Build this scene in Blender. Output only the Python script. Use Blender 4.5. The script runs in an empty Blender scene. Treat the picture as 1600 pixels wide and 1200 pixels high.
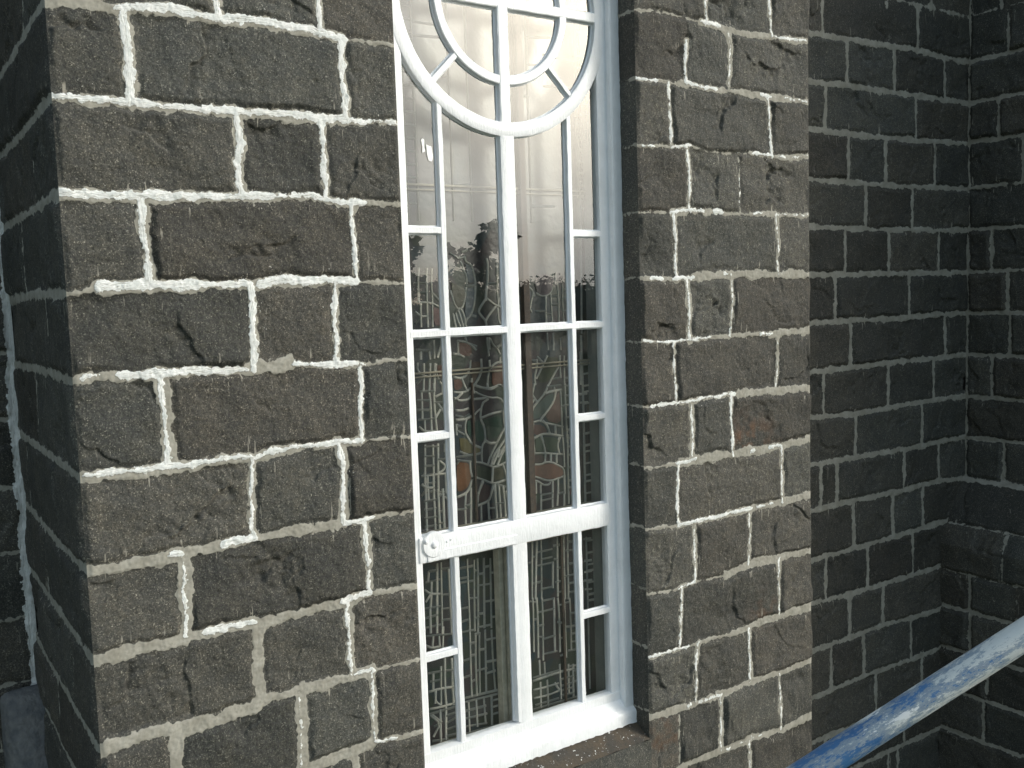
import bpy, bmesh, json, math, random
import numpy as np
from mathutils import Vector, Matrix
random.seed(7); rs = np.random.RandomState(11)
S = 2.6            # metres per survey unit (camera-to-wall distance)
ZC = 5.2           # eye height above the ground: the picture was taken from a scaffold
scene = bpy.context.scene
# ------------------------------------------------------------------ camera
cam = bpy.data.cameras.new("camera"); cam_o = bpy.data.objects.new("camera", cam); scene.collection.objects.link(cam_o)
Rr = Vector((0.82940232, -0.55767272, -0.03305963)); Ru = Vector((0.07754385, 0.05631906, 0.99539696)); Rf = Vector((0.55324384, 0.82814812, -0.08995525))
M = Matrix(((Rr.x, Ru.x, -Rf.x, 0), (Rr.y, Ru.y, -Rf.y, -S), (Rr.z, Ru.z, -Rf.z, ZC), (0, 0, 0, 1)))
cam_o.matrix_world = M
cam.sensor_width = 36; cam.lens = 36 * 1509.07 / 1600; cam.clip_start = .05; cam.clip_end = 2000
scene.camera = cam_o
# ------------------------------------------------------------------ light
SUN_AZ, SUN_EL = math.radians(47), math.radians(22)
SUN = Vector((math.sin(SUN_AZ) * math.cos(SUN_EL), -math.cos(SUN_AZ) * math.cos(SUN_EL), math.sin(SUN_EL)))
sl = bpy.data.lights.new("sun", 'SUN'); so = bpy.data.objects.new("sun", sl); scene.collection.objects.link(so)
so.rotation_euler = SUN.to_track_quat('Z', 'Y').to_euler(); so.location = (10, -12, 20)
sl.energy = 1.5; sl.angle = math.radians(10); sl.color = (1.0, .96, .90)
GLOW = Vector((math.sin(math.radians(42)) * math.cos(math.radians(18)), -math.cos(math.radians(42)) * math.cos(math.radians(18)), math.sin(math.radians(18))))
world = bpy.data.worlds.new("World"); scene.world = world; world.use_nodes = True
nt = world.node_tree; nt.nodes.clear()
def N(t, typ, **k):
    n = t.nodes.new(typ)
    for a, b in k.items(): setattr(n, a, b)
    return n
wo = N(nt, 'ShaderNodeOutputWorld'); bg = N(nt, 'ShaderNodeBackground'); bg.inputs[1].default_value = .15
sky = N(nt, 'ShaderNodeTexSky', sky_type='NISHITA', sun_disc=False); sky.sun_elevation = SUN_EL; sky.sun_rotation = math.pi - SUN_AZ
sky.air_density = 1.0; sky.dust_density = 1.0
tc = N(nt, 'ShaderNodeTexCoord'); nz = N(nt, 'ShaderNodeTexNoise'); nz.inputs['Scale'].default_value = 2.6; nz.inputs['Detail'].default_value = 6
mp = N(nt, 'ShaderNodeMapping'); mp.inputs['Scale'].default_value = (1, 1, 2.6)
nt.links.new(tc.outputs['Generated'], mp.inputs[0]); nt.links.new(mp.outputs[0], nz.inputs['Vector'])
dot = N(nt, 'ShaderNodeVectorMath', operation='DOT_PRODUCT'); dot.inputs[1].default_value = GLOW
nt.links.new(tc.outputs['Generated'], dot.inputs[0])
mx = N(nt, 'ShaderNodeMath', operation='MAXIMUM'); nt.links.new(dot.outputs['Value'], mx.inputs[0]); mx.inputs[1].default_value = 0
pw = N(nt, 'ShaderNodeMath', operation='POWER'); nt.links.new(mx.outputs[0], pw.inputs[0]); pw.inputs[1].default_value = 70
pw2 = N(nt, 'ShaderNodeMath', operation='POWER'); nt.links.new(mx.outputs[0], pw2.inputs[0]); pw2.inputs[1].default_value = 17
# veiled evening cloud: grey-beige, brighter and warmer round the sun
cr = N(nt, 'ShaderNodeValToRGB'); cr.color_ramp.elements[0].position = .36; cr.color_ramp.elements[1].position = .66
cr.color_ramp.elements[0].color = (2.4, 3.2, 3.9, 1); cr.color_ramp.elements[1].color = (4.7, 5.6, 6.3, 1)
nt.links.new(nz.outputs[0], cr.inputs[0])
def scal(col, fac_out, k):
    m = N(nt, 'ShaderNodeMath', operation='MULTIPLY'); nt.links.new(fac_out, m.inputs[0]); m.inputs[1].default_value = k
    v = N(nt, 'ShaderNodeVectorMath', operation='SCALE'); v.inputs[0].default_value = col; nt.links.new(m.outputs[0], v.inputs['Scale']); return v.outputs[0]
cn = N(nt, 'ShaderNodeMapRange'); nt.links.new(nz.outputs[0], cn.inputs[0])
for i_, v_ in enumerate((.34, .66, .62, 1.25)): cn.inputs[i_ + 1].default_value = v_
pm = N(nt, 'ShaderNodeMath', operation='MULTIPLY'); nt.links.new(pw2.outputs[0], pm.inputs[0]); nt.links.new(cn.outputs[0], pm.inputs[1]); pwn = pm.outputs[0]
def vadd(a, b):
    v = N(nt, 'ShaderNodeVectorMath', operation='ADD'); nt.links.new(a, v.inputs[0]); nt.links.new(b, v.inputs[1]); return v.outputs[0]
cl = vadd(vadd(cr.outputs[0], scal((1, .88, .66), pw.outputs[0], 95)), scal((1, .95, .86), pwn, 44))
cov = N(nt, 'ShaderNodeMapRange'); nz2 = N(nt, 'ShaderNodeTexNoise'); nz2.inputs['Scale'].default_value = 1.6; nz2.inputs['Detail'].default_value = 4
nt.links.new(mp.outputs[0], nz2.inputs['Vector']); nt.links.new(nz2.outputs[0], cov.inputs[0])
cov.inputs[1].default_value = .38; cov.inputs[2].default_value = .56; cov.inputs[3].default_value = .45; cov.inputs[4].default_value = 1.0
mixw = N(nt, 'ShaderNodeMix', data_type='RGBA'); nt.links.new(cov.outputs[0], mixw.inputs['Factor'])
nt.links.new(sky.outputs[0], mixw.inputs['A']); nt.links.new(cl, mixw.inputs['B'])
nt.links.new(mixw.outputs['Result'], bg.inputs[0]); nt.links.new(bg.outputs[0], wo.inputs[0])
scene.view_settings.view_transform = 'Standard'; scene.view_settings.look = 'None'; scene.view_settings.gamma = 1
scene.view_settings.exposure = 0.0
scene.cycles.use_denoising = True; scene.cycles.max_bounces = 6; scene.cycles.transparent_max_bounces = 12
scene.cycles.sample_clamp_indirect = 4

DATA = {
"AH": [[[[0.4313, 0.7448], [0.5105, 0.7511], [0.5845, 0.7473], [0.6387, 0.7576], [0.7744, 0.7597], [0.8582, 0.759], [0.9453, 0.7635], [1.0353, 0.7595], [1.1285, 0.75], [1.1962, 0.7475],
[1.276, 0.746], [1.3542, 0.7441]], [[0.585, 1.206, 1.1]], [[0.404, 1.206, 1], [1.206, 1.367, 0.35]]], [[[0.4225, 0.518], [0.4874, 0.5189], [0.6077, 0.5194], [0.6782, 0.5171],
[0.8011, 0.517], [0.9759, 0.5186], [1.1159, 0.5167], [1.19, 0.5167], [1.3579, 0.5195]], [[0.422, 1.204, 1], [1.204, 1.358, 0.7]], [[0.387, 1.204, 1], [1.204, 1.358, 0.6]]],
[[[0.418, 0.2882], [0.5085, 0.2848], [0.6157, 0.2831], [0.7453, 0.2902], [0.8301, 0.2927], [0.9632, 0.2966], [1.0791, 0.3], [1.1231, 0.2923], [1.2017, 0.2835], [1.3042, 0.2843],
[1.3592, 0.2838]], [[0.418, 1.243, 1]], [[0.368, 1.222, 1], [1.222, 1.366, 0.4]]], [[[0.433, 0.0434], [0.5005, 0.0529], [0.609, 0.0585], [0.6894, 0.0568], [0.7729, 0.0567], [0.904,
0.0557], [0.9591, 0.0652], [1.0431, 0.0619], [1.2041, 0.057], [1.3564, 0.0502]], [[0.496, 0.89, 1.1], [0.908, 1.21, 1.25]], [[0.415, 0.493, 0.35], [0.493, 1.21, 1], [1.21, 1.374,
0.35]]], [[[0.4329, -0.1728], [0.4781, -0.1682], [0.5548, -0.1689], [0.6342, -0.1714], [0.7166, -0.1722], [0.8019, -0.1748], [0.8816, -0.1751], [0.9273, -0.1694], [1.0056,
-0.1692], [1.1275, -0.1773], [1.2182, -0.1852], [1.2811, -0.1798], [1.3562, -0.1789]], [[0.436, 0.486, 0.7], [0.524, 0.869, 1], [0.993, 1.218, 0.9]], [[0.397, 0.855, 0.8], [0.855,
1.002, 1.5], [1.002, 1.218, 0.7], [1.218, 1.365, 0.3]]], [[[0.4313, -0.4152], [0.4997, -0.416], [0.578, -0.4195], [0.6187, -0.4145], [0.7012, -0.4198], [0.7876, -0.413], [0.8764,
-0.4184], [0.9229, -0.4078], [1.0172, -0.4078], [1.1153, -0.4059], [1.1964, -0.4093], [1.2696, -0.4116], [1.3536, -0.413]], [[0.434, 1.196, 0.75]], [[0.413, 1.008, 1.0], [1.008,
1.196, 0.7], [1.196, 1.364, 0.3]]], [[[0.4181, -0.6546], [0.4836, -0.6586], [0.5627, -0.6563], [0.6147, -0.6572], [0.6868, -0.6527], [0.7734, -0.6484], [0.8633, -0.6439], [0.9562,
-0.6448], [1.1025, -0.6462], [1.178, -0.6468], [1.258, -0.6438], [1.3536, -0.6447]], [[0.628, 0.662, 0.8], [0.765, 0.863, 1], [1.123, 1.226, 0.6]], [[0.397, 0.687, 1.15], [0.687,
1.123, 0.9], [1.123, 1.237, 0.5], [1.237, 1.364, 0.3]]], [[[0.4159, -0.8879], [0.4683, -0.8887], [0.5079, -0.8845], [0.5886, -0.8862], [0.659, -0.8814], [0.7157, -0.88], [0.804,
-0.8817], [0.8861, -0.8869], [0.9427, -0.8843], [1.04, -0.8824], [1.1144, -0.8807], [1.1937, -0.8696], [1.2724, -0.8736], [1.3558, -0.8781]], [[0.7, 0.85, 0.9], [1.1, 1.204, 0.8]],
[[0.396, 0.85, 1.15], [0.85, 1.204, 0.95], [1.204, 1.365, 0.55]]], [[[0.4213, -1.1272], [0.4923, -1.1223], [0.5737, -1.1196], [0.6571, -1.1309], [0.7445, -1.1282], [0.8352,
-1.1254], [0.836, -1.1107], [0.9302, -1.1076], [1.0276, -1.11], [1.1293, -1.1067], [1.1964, -1.1077], [1.2781, -1.1118], [1.356, -1.1105]], [[1.133, 1.201, 0.7]], [[0.394, 0.836,
1.3], [0.836, 1.203, 1.2], [1.203, 1.365, 0.4]]], [[[0.9948, -1.3473], [1.0657, -1.3395], [1.1423, -1.3387], [1.1956, -1.3343], [1.2779, -1.3421], [1.3563, -1.3441]], [[1.191,
1.271, 0.7]], [[0.977, 1.202, 1.0], [1.202, 1.365, 0.5]]]],
"BH": [[[[2.2931, 0.9728], [2.3969, 0.9822], [2.5039, 0.9764], [2.631, 0.9724], [2.7463, 0.9615], [2.8487, 0.9553], [2.9726, 0.9629], [3.0899, 0.9646], [3.1959, 0.9695]], [[2.609, 2.713,
1], [2.991, 3.2, 0.8]], [[2.284, 2.599, 0.25], [2.599, 3.205, 1]]], [[[2.2924, 0.7418], [2.3905, 0.7402], [2.5046, 0.7441], [2.626, 0.7393], [2.749, 0.7387], [2.8803, 0.7384],
[2.9695, 0.734], [3.0874, 0.7366], [3.1978, 0.7334]], [[2.292, 2.4, 0.6], [2.53, 2.692, 0.9], [2.927, 2.988, 0.8], [3.062, 3.2, 0.3]], [[2.28, 2.498, 0.35], [2.498, 3.205, 1.0]]],
[[[2.3095, 0.5135], [2.3754, 0.5106], [2.4616, 0.5155], [2.5407, 0.5269], [2.6541, 0.5079], [2.7893, 0.5105], [2.8946, 0.5185], [2.9847, 0.5111], [3.1038, 0.5099], [3.1999,
0.5198]], [[2.309, 2.375, 0.7], [2.446, 2.55, 0.9], [2.87, 2.992, 1.1], [3.022, 3.2, 0.3]], [[2.282, 2.622, 0.4], [2.622, 2.86, 0.15], [2.86, 3.205, 0.8]]], [[[2.2586, 0.2796],
[2.3785, 0.2843], [2.4559, 0.2836], [2.5838, 0.2909], [2.6831, 0.2882], [2.7854, 0.2831], [2.8911, 0.2852], [3.0002, 0.2873], [3.1979, 0.286]], [[2.44, 2.617, 1], [2.66, 2.714,
1.3], [2.877, 2.927, 0.6], [3.019, 3.198, 0.35]], [[2.259, 2.44, 0.25], [2.44, 2.65, 1], [2.65, 2.856, 0.4], [2.856, 3.203, 0.8]]], [[[2.2965, 0.0496], [2.45, 0.0447], [2.5459,
0.0477], [2.6954, 0.0572], [2.8697, 0.0546], [3.0534, 0.0519], [3.2078, 0.0496]], [[2.343, 2.407, 0.9], [2.45, 2.563, 1], [2.713, 2.737, 0.8]], [[2.296, 2.546, 0.6], [2.546, 3.217,
1.25]]], [[[2.3053, -0.1754], [2.4444, -0.1828], [2.5735, -0.1801], [2.7321, -0.1786], [2.8661, -0.1754], [3.0017, -0.1821], [3.202, -0.1736]], [[2.305, 2.641, 0.7], [2.906, 2.98,
1.1]], [[2.296, 2.708, 0.5], [2.708, 2.958, 0.7], [2.958, 3.213, 1.1]]], [[[2.2358, -0.4057], [2.3294, -0.4096], [2.4772, -0.4088], [2.6866, -0.4029], [2.7559, -0.4014], [2.9541,
-0.4052], [3.204, -0.4125]], [[2.329, 2.718, 0.9], [2.732, 2.763, 1.2]], [[2.236, 2.471, 0.2], [2.471, 2.774, 0.7], [2.774, 3.213, 1.2]]], [[[2.2325, -0.6214], [2.3544, -0.6322],
[2.4557, -0.6354], [2.5471, -0.6323], [2.6822, -0.6315], [2.859, -0.6349], [3.0075, -0.6316], [3.2063, -0.6223]], [[2.449, 2.557, 0.7], [2.845, 2.87, 1.1], [2.952, 3.019, 1]],
[[2.232, 2.456, 0.45], [2.456, 3.214, 1.3]]], [[[2.2319, -0.8491], [2.3484, -0.8611], [2.4599, -0.8648], [2.5253, -0.868], [2.6777, -0.8648], [2.8373, -0.8615], [3.0314, -0.8646],
[3.2085, -0.8557]], [[2.46, 2.856, 1.1], [2.875, 2.972, 0.9]], [[2.228, 2.45, 0.45], [2.45, 2.949, 1], [2.949, 3.214, 1.2]]], [[[2.2376, -1.0737], [2.3015, -1.0985], [2.4541,
-1.1074], [2.5201, -1.0983], [2.5873, -1.0965], [2.7081, -1.1047], [2.8338, -1.0847], [3.0019, -1.0867], [3.2066, -1.0964]], [[2.448, 2.54, 0.8]], [[2.227, 2.454, 0.3], [2.454,
2.554, 0.8], [2.554, 2.691, 0.2], [2.691, 3.212, 1.2]]], [[[2.2344, -1.2944], [2.3014, -1.3345], [2.416, -1.3351], [2.4881, -1.3372], [2.5822, -1.3365], [2.7571, -1.3407], [2.9416,
-1.3292], [3.0376, -1.3285], [3.2047, -1.3314]], [[2.298, 2.502, 0.8]], [[2.222, 2.301, 0.2], [2.301, 2.515, 0.6], [2.515, 2.722, 0.5], [2.722, 3.21, 1.1]]], [[[2.2428, -1.54],
[2.2984, -1.5603], [2.4496, -1.5698], [2.5601, -1.5745], [2.6641, -1.5714], [2.8335, -1.5658], [2.9959, -1.5696], [3.2152, -1.5634]], [[2.483, 2.51, 1], [2.55, 2.591, 1], [2.598,
2.675, 0.6]], [[2.23, 3.215, 1]]], [[[2.4541, -1.7979], [2.5726, -1.7958], [2.7023, -1.8035], [2.841, -1.7967], [3.0202, -1.8158], [3.2216, -1.803]], [[2.692, 2.713, 1], [2.768,
2.808, 0.7], [2.83, 2.898, 0.9]], [[2.445, 3.236, 1.2]]]],
"AV": [[-1, [[0.8439, 0.8048], [0.8451, 0.7689]], 1, 1], [-1, [[1.1279, 0.844], [1.1274, 0.8005], [1.1285, 0.75]], 0.7, 0.7], [0, [[0.6104, 0.7476], [0.6063, 0.733], [0.6089, 0.6551],
[0.6112, 0.5972], [0.6077, 0.5194]], 1.3, 1.1], [0, [[1.1923, 0.747], [1.1936, 0.7348], [1.1893, 0.6544], [1.1957, 0.5871], [1.1979, 0.5173]], 1, 0.8], [1, [[0.8767, 0.5229],
[0.8777, 0.5095], [0.8819, 0.4338], [0.8729, 0.3706], [0.8772, 0.2941]], 1, 0.9], [1, [[1.1158, 0.515], [1.1169, 0.5009], [1.1198, 0.4478], [1.1221, 0.3819], [1.1233, 0.2959]],
0.9, 0.75], [2, [[0.6188, 0.2832], [0.6145, 0.2167], [0.6174, 0.1647], [0.6238, 0.1157], [0.6246, 0.0549]], 1.0, 1.0], [2, [[1.2016, 0.2817], [1.1995, 0.2029], [1.2019, 0.1329],
[1.2041, 0.057]], 0.7, 0.6], [3, [[0.8899, 0.0595], [0.8908, -0.0173], [0.8893, -0.105], [0.8852, -0.1754]], 1, 0.75], [3, [[1.1341, 0.0583], [1.1335, -0.0261], [1.1306, -0.1182],
[1.1296, -0.1756]], 0.7, 0.55], [4, [[0.6342, -0.1714], [0.6359, -0.1966], [0.6418, -0.2814], [0.6414, -0.3662], [0.6383, -0.4153]], 0.7, 1.2], [4, [[1.2058, -0.1863], [1.203,
-0.2408], [1.1982, -0.3352], [1.1964, -0.4093]], 0.8, 0.6], [5, [[0.8674, -0.4174], [0.8556, -0.5253], [0.8572, -0.5922], [0.8617, -0.64]], 0.6, 0.9], [5, [[1.1254, -0.4051],
[1.132, -0.4701], [1.1324, -0.5403], [1.1271, -0.6024], [1.1268, -0.6463]], 0.8, 1], [6, [[0.6613, -0.6551], [0.6643, -0.7151], [0.6605, -0.8022], [0.6574, -0.8792]], 0.45, 1.2],
[6, [[1.1947, -0.6455], [1.1951, -0.7194], [1.2009, -0.7692], [1.1963, -0.8172], [1.1979, -0.8685]], 0.75, 0.9], [7, [[0.8528, -0.887], [0.8473, -0.9799], [0.847, -1.0485],
[0.8544, -1.1138]], 0, 1.1], [7, [[1.1247, -0.8789], [1.1267, -0.9982], [1.1274, -1.1042]], 0.7, 0.9], [8, [[0.6101, -1.1229], [0.6137, -1.1454], [0.6098, -1.2338]], 0, 1.1], [8,
[[0.9667, -1.1095], [0.9672, -1.1364], [0.9644, -1.222], [0.9597, -1.3422]], 0.1, 1.1], [8, [[1.1921, -1.1086], [1.1941, -1.2371], [1.1956, -1.3343]], 0.4, 0.8], [9, [[1.1256,
-1.3377], [1.1269, -1.3941]], 0, 0.8]],
"BV": [[-1, [[2.6359, 1.0523], [2.6439, 0.9718]], 1, 0.9], [-1, [[2.978, 1.0995], [2.987, 0.9646]], 0.9, 0.9], [0, [[2.5366, 0.9001], [2.5329, 0.7422]], 1, 0.8], [0, [[2.753, 0.96],
[2.7654, 0.8965], [2.7573, 0.8212], [2.749, 0.7387]], 0.25, 1.1], [1, [[2.4486, 0.7411], [2.4522, 0.6387], [2.4594, 0.556], [2.4522, 0.515]], 0.95, 0.75], [1, [[2.9695, 0.734],
[2.9756, 0.6496], [2.9847, 0.5111]], 0.8, 0.8], [2, [[2.5311, 0.5241], [2.5446, 0.417], [2.5433, 0.3594], [2.5352, 0.2875]], 0.95, 0.85], [2, [[2.7962, 0.5108], [2.8077, 0.3678],
[2.8028, 0.2835]], 0.1, 0.2], [3, [[2.459, 0.2837], [2.4692, 0.1852], [2.4639, 0.0999], [2.4689, 0.0443]], 0.95, 0.9], [3, [[3.0076, 0.2874], [3.0175, 0.1879], [3.0159, 0.0525]],
0.5, 0.9], [4, [[2.5265, 0.048], [2.5308, -0.0482], [2.531, -0.1827]], 0.75, 1], [4, [[2.7502, 0.0564], [2.7586, -0.0554], [2.7425, -0.1791]], 0.6, 0.7], [5, [[2.4507, -0.1831],
[2.4533, -0.3382], [2.4579, -0.4095]], 0.7, 0.6], [5, [[3.0093, -0.1799], [3.0076, -0.3174], [2.9952, -0.406]], 0.15, 0.7], [6, [[2.5324, -0.4089], [2.5363, -0.5246], [2.5339,
-0.6306]], 0.7, 1], [6, [[2.7419, -0.4027], [2.7434, -0.5143], [2.7518, -0.6348]], 0.9, 0.8], [7, [[2.4653, -0.6366], [2.4528, -0.755], [2.4599, -0.8648]], 1, 0.7], [7, [[3.0265,
-0.6311], [3.0286, -0.7723], [3.0314, -0.8646]], 0.6, 0.9], [8, [[2.5386, -0.8677], [2.5394, -0.9809], [2.5401, -1.0973]], 0.5, 0.9], [8, [[2.8409, -0.862], [2.8392, -0.9696],
[2.8301, -1.0841]], 0.5, 0.9], [9, [[2.4704, -1.1082], [2.4646, -1.2129], [2.4519, -1.3361]], 0.8, 0.8], [9, [[3.0057, -1.0874], [3.0048, -1.1641], [3.0066, -1.3299]], 0.5, 0.8],
[10, [[2.5449, -1.338], [2.5357, -1.449], [2.533, -1.5748]], 0.7, 1], [10, [[2.826, -1.3432], [2.8315, -1.4572], [2.8335, -1.5658]], 0.7, 0.9], [11, [[2.6641, -1.5714], [2.6656,
-1.6754], [2.6666, -1.806]], 0.4, 0.9], [11, [[3.0037, -1.5716], [3.0098, -1.7036], [3.0124, -1.8136]], 0.4, 0.9], [11, [[2.4463, -1.5689], [2.4409, -1.7939]], 0, 0.25], [12,
[[2.8224, -1.7993], [2.8242, -1.9203]], 0.4, 0.9]],
"CH": [[[4.4308, 1.4365], [4.6634, 1.446], [4.9498, 1.4415], [5.1737, 1.4401]], [[3.8383, 1.204], [4.0756, 1.2082], [4.3945, 1.2109], [4.665, 1.2189], [4.9528, 1.2038], [5.1775, 1.207]],
[[3.8364, 0.9778], [4.1389, 0.9845], [4.3949, 0.9823], [4.6667, 0.9833], [4.9555, 0.9844], [5.1812, 0.9824]], [[3.8485, 0.7536], [4.1382, 0.7512], [4.3954, 0.7485], [4.811,
0.7543], [5.1848, 0.7663]], [[3.856, 0.5174], [4.1376, 0.5127], [4.4602, 0.5085], [5.1889, 0.5167]], [[3.8684, 0.2911], [4.1369, 0.2849], [4.4609, 0.282], [5.1801, 0.2861]],
[[3.8524, 0.0562], [4.1363, 0.0551], [4.3968, 0.0579], [4.8178, 0.052], [5.1839, 0.054]], [[3.8505, -0.1773], [4.1357, -0.1766], [4.5339, -0.1795], [4.9698, -0.1756], [5.1876,
-0.1765]], [[3.8486, -0.416], [4.135, -0.4167], [4.4631, -0.4088], [4.8939, -0.4157], [5.1915, -0.4126]], [[3.8612, -0.6423], [4.1963, -0.655], [4.536, -0.6495], [4.8964, -0.6431],
[5.1953, -0.6507]], [[3.8691, -0.877], [4.1959, -0.8811], [4.605, -0.8886], [4.899, -0.8832], [5.1991, -0.8834]], [[3.8674, -1.1095], [4.1694, -1.1051], [4.6063, -1.1128], [4.9014,
-1.1035], [5.1836, -1.123]], [[3.8557, -1.3585], [4.264, -1.3574], [4.6076, -1.3531], [4.8312, -1.3468], [4.9842, -1.3457]], [[3.854, -1.5816], [4.1317, -1.5952], [4.4668,
-1.5962], [4.8945, -1.5952]], [[3.862, -1.8287], [4.1573, -1.8264], [4.4283, -1.8211], [4.6864, -1.8383], [4.9592, -1.8489]], [[3.8601, -2.0759], [4.1304, -2.0648], [4.4009,
-2.0665], [4.688, -2.0758], [4.9618, -2.0744]], [[3.8733, -2.306], [4.1298, -2.3112], [4.4014, -2.3168], [4.6602, -2.3257], [4.9648, -2.3244]], [[4.2635, -2.5448], [4.6144,
-2.5415], [4.9674, -2.5498]]],
"CV": [[-1, [[4.4414, 1.4379], [4.4415, 1.4001]]], [-1, [[4.8326, 1.492], [4.8331, 1.4459]]], [0, [[3.9421, 1.369], [3.9411, 1.2074]]], [0, [[4.7081, 1.4455], [4.7098, 1.2173]]], [1,
[[4.1296, 1.2115], [4.1289, 0.9836]]], [1, [[4.5115, 1.2146], [4.5125, 0.983]]], [1, [[4.9528, 1.2038], [4.9555, 0.9844]]], [2, [[3.9634, 0.9806], [3.9621, 0.752]]], [2, [[4.6947,
0.9857], [4.6965, 0.7507]]], [3, [[4.1382, 0.7512], [4.1376, 0.5127]]], [3, [[4.438, 0.7512], [4.4386, 0.5077]]], [3, [[4.8694, 0.7544], [4.872, 0.5129]]], [4, [[4.2752, 0.5147],
[4.2751, 0.2832]]], [4, [[4.6699, 0.5126], [4.6716, 0.2809]]], [5, [[4.1118, 0.2846], [4.1111, 0.0555]]], [5, [[4.4663, 0.2821], [4.467, 0.0569]]], [5, [[4.9101, 0.2833], [4.9127,
0.0541]]], [6, [[4.0313, 0.0567], [4.0302, -0.1754]]], [6, [[4.6448, 0.0544], [4.6463, -0.1805]]], [7, [[4.1509, -0.1772], [4.1503, -0.4178]]], [7, [[4.9759, -0.1758], [4.9789,
-0.4175]]], [8, [[3.9404, -0.4161], [3.9389, -0.6434]]], [8, [[4.4631, -0.4088], [4.4638, -0.6498]]], [8, [[4.8699, -0.4142], [4.8723, -0.6446]]], [9, [[4.1911, -0.6545], [4.1907,
-0.8804]]], [9, [[4.7654, -0.6458], [4.7674, -0.8861]]], [10, [[3.9178, -0.8766], [3.9163, -1.1072]]], [10, [[4.0421, -0.8789], [4.0411, -1.1061]]], [10, [[4.605, -0.8886],
[4.6063, -1.1128]]], [10, [[4.9233, -0.8823], [4.9259, -1.1068]]], [11, [[4.1746, -1.1059], [4.1741, -1.3554]]], [11, [[4.5043, -1.1124], [4.5053, -1.3536]]], [11, [[4.7753,
-1.1079], [4.7773, -1.3489]]], [12, [[3.9544, -1.3566], [3.953, -1.5889]]], [12, [[4.2908, -1.3586], [4.2908, -1.5963]]], [12, [[4.683, -1.3549], [4.6847, -1.5956]]], [13,
[[4.1422, -1.5939], [4.1416, -1.8263]]], [13, [[4.4222, -1.5945], [4.4227, -1.8234]]], [14, [[3.992, -1.8291], [3.9907, -2.0698]]], [14, [[4.2584, -1.8252], [4.2583, -2.0625]]],
[14, [[4.6746, -1.8357], [4.6762, -2.0729]]], [15, [[4.3621, -2.0675], [4.3624, -2.3167]]], [15, [[4.7776, -2.079], [4.7797, -2.3207]]], [16, [[3.9437, -2.3061], [3.9424,
-2.5082]]], [16, [[4.6131, -2.324], [4.6144, -2.5415]]], [17, [[4.4698, -2.5461], [4.4704, -2.7473]]]],
"CAME": [[[1.6456, 0.1505], [1.6765, 0.1345]], [[1.6854, 0.1232], [1.6972, 0.091], [1.7061, 0.078], [1.7068, 0.0505]], [[1.7011, 0.1376], [1.7042, 0.1215], [1.7229, 0.1149], [1.7316,
0.0954], [1.738, 0.0661], [1.7392, 0.0499]], [[1.706, 0.0764], [1.7213, 0.0777], [1.7287, 0.0728]], [[1.6765, 0.1345], [1.6974, 0.1376], [1.7032, 0.1408]], [[1.789, 0.1306],
[1.7922, 0.1143], [1.7901, 0.0652], [1.7849, 0.0326]], [[1.7894, 0.0473], [1.8267, 0.0482]], [[1.8294, 0.1139], [1.828, 0.0316]], [[1.83, 0.0794], [1.8538, 0.079]], [[1.8498,
0.1269], [1.8562, 0.0889]], [[1.8328, 0.0513], [1.8533, 0.0675]], [[1.6925, 0.1552], [1.7058, 0.1584], [1.7136, 0.1632]], [[1.7023, 0.035], [1.697, -0.0004], [1.6863, -0.0276],
[1.6785, -0.0338]], [[1.7386, 0.0358], [1.7347, -0.0096], [1.7236, -0.0451], [1.7134, -0.061], [1.6976, -0.0733], [1.6932, -0.0862], [1.6967, -0.0944]], [[1.6418, 0.0252], [1.6599,
-0.0299], [1.6766, -0.0353]], [[1.6785, -0.0338], [1.6907, -0.0569], [1.6953, -0.0814]], [[1.6688, -0.0399], [1.6771, -0.066], [1.6853, -0.0939]], [[1.6573, -0.0459], [1.6637,
-0.072], [1.674, -0.0934]], [[1.6477, -0.052], [1.6552, -0.0926]], [[1.6477, -0.052], [1.6652, -0.0381]], [[1.7851, 0.0381], [1.7793, -0.0077]], [[1.7773, -0.0076], [1.7528,
-0.0363], [1.7484, -0.0492], [1.7632, -0.0662], [1.7763, -0.0799], [1.7777, -0.0931]], [[1.7834, -0.0029], [1.8196, -0.0287], [1.8295, -0.029], [1.8507, -0.0463]], [[1.8264,
0.0388], [1.8285, -0.0042], [1.8296, -0.0257]], [[1.8515, 0.0217], [1.8299, -0.0191]], [[1.8174, -0.0336], [1.7928, -0.0574], [1.7783, -0.0766]], [[1.8271, -0.0389], [1.8292,
-0.0837], [1.8388, -0.0941], [1.8567, -0.0949]], [[1.7064, 0.0414], [1.7389, 0.0423]], [[1.7154, -0.0578], [1.7344, -0.0618]], [[1.6618, -0.1425], [1.6618, -0.1847]], [[1.6637,
-0.1426], [1.6918, -0.1473], [1.7161, -0.1601], [1.7308, -0.1757]], [[1.7124, -0.1566], [1.7332, -0.1643]], [[1.6924, -0.1343], [1.6957, -0.1459]], [[1.643, -0.1851], [1.6711,
-0.1885], [1.682, -0.1973]], [[1.779, -0.1388], [1.7814, -0.1753], [1.7843, -0.1987]], [[1.7868, -0.1392], [1.7873, -0.1756]], [[1.7926, -0.1428], [1.8035, -0.1649], [1.8189,
-0.1758], [1.8299, -0.1964]], [[1.819, -0.1724], [1.8352, -0.165], [1.8481, -0.144]], [[1.8294, -0.2098], [1.8287, -0.2265]], [[1.6414, -0.2629], [1.6618, -0.2693], [1.6809,
-0.2674], [1.6967, -0.2539], [1.7071, -0.2349], [1.7081, -0.212]], [[1.7525, -0.2116], [1.7531, -0.2446], [1.7422, -0.272], [1.7237, -0.2954], [1.7139, -0.2995], [1.7152,
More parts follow.
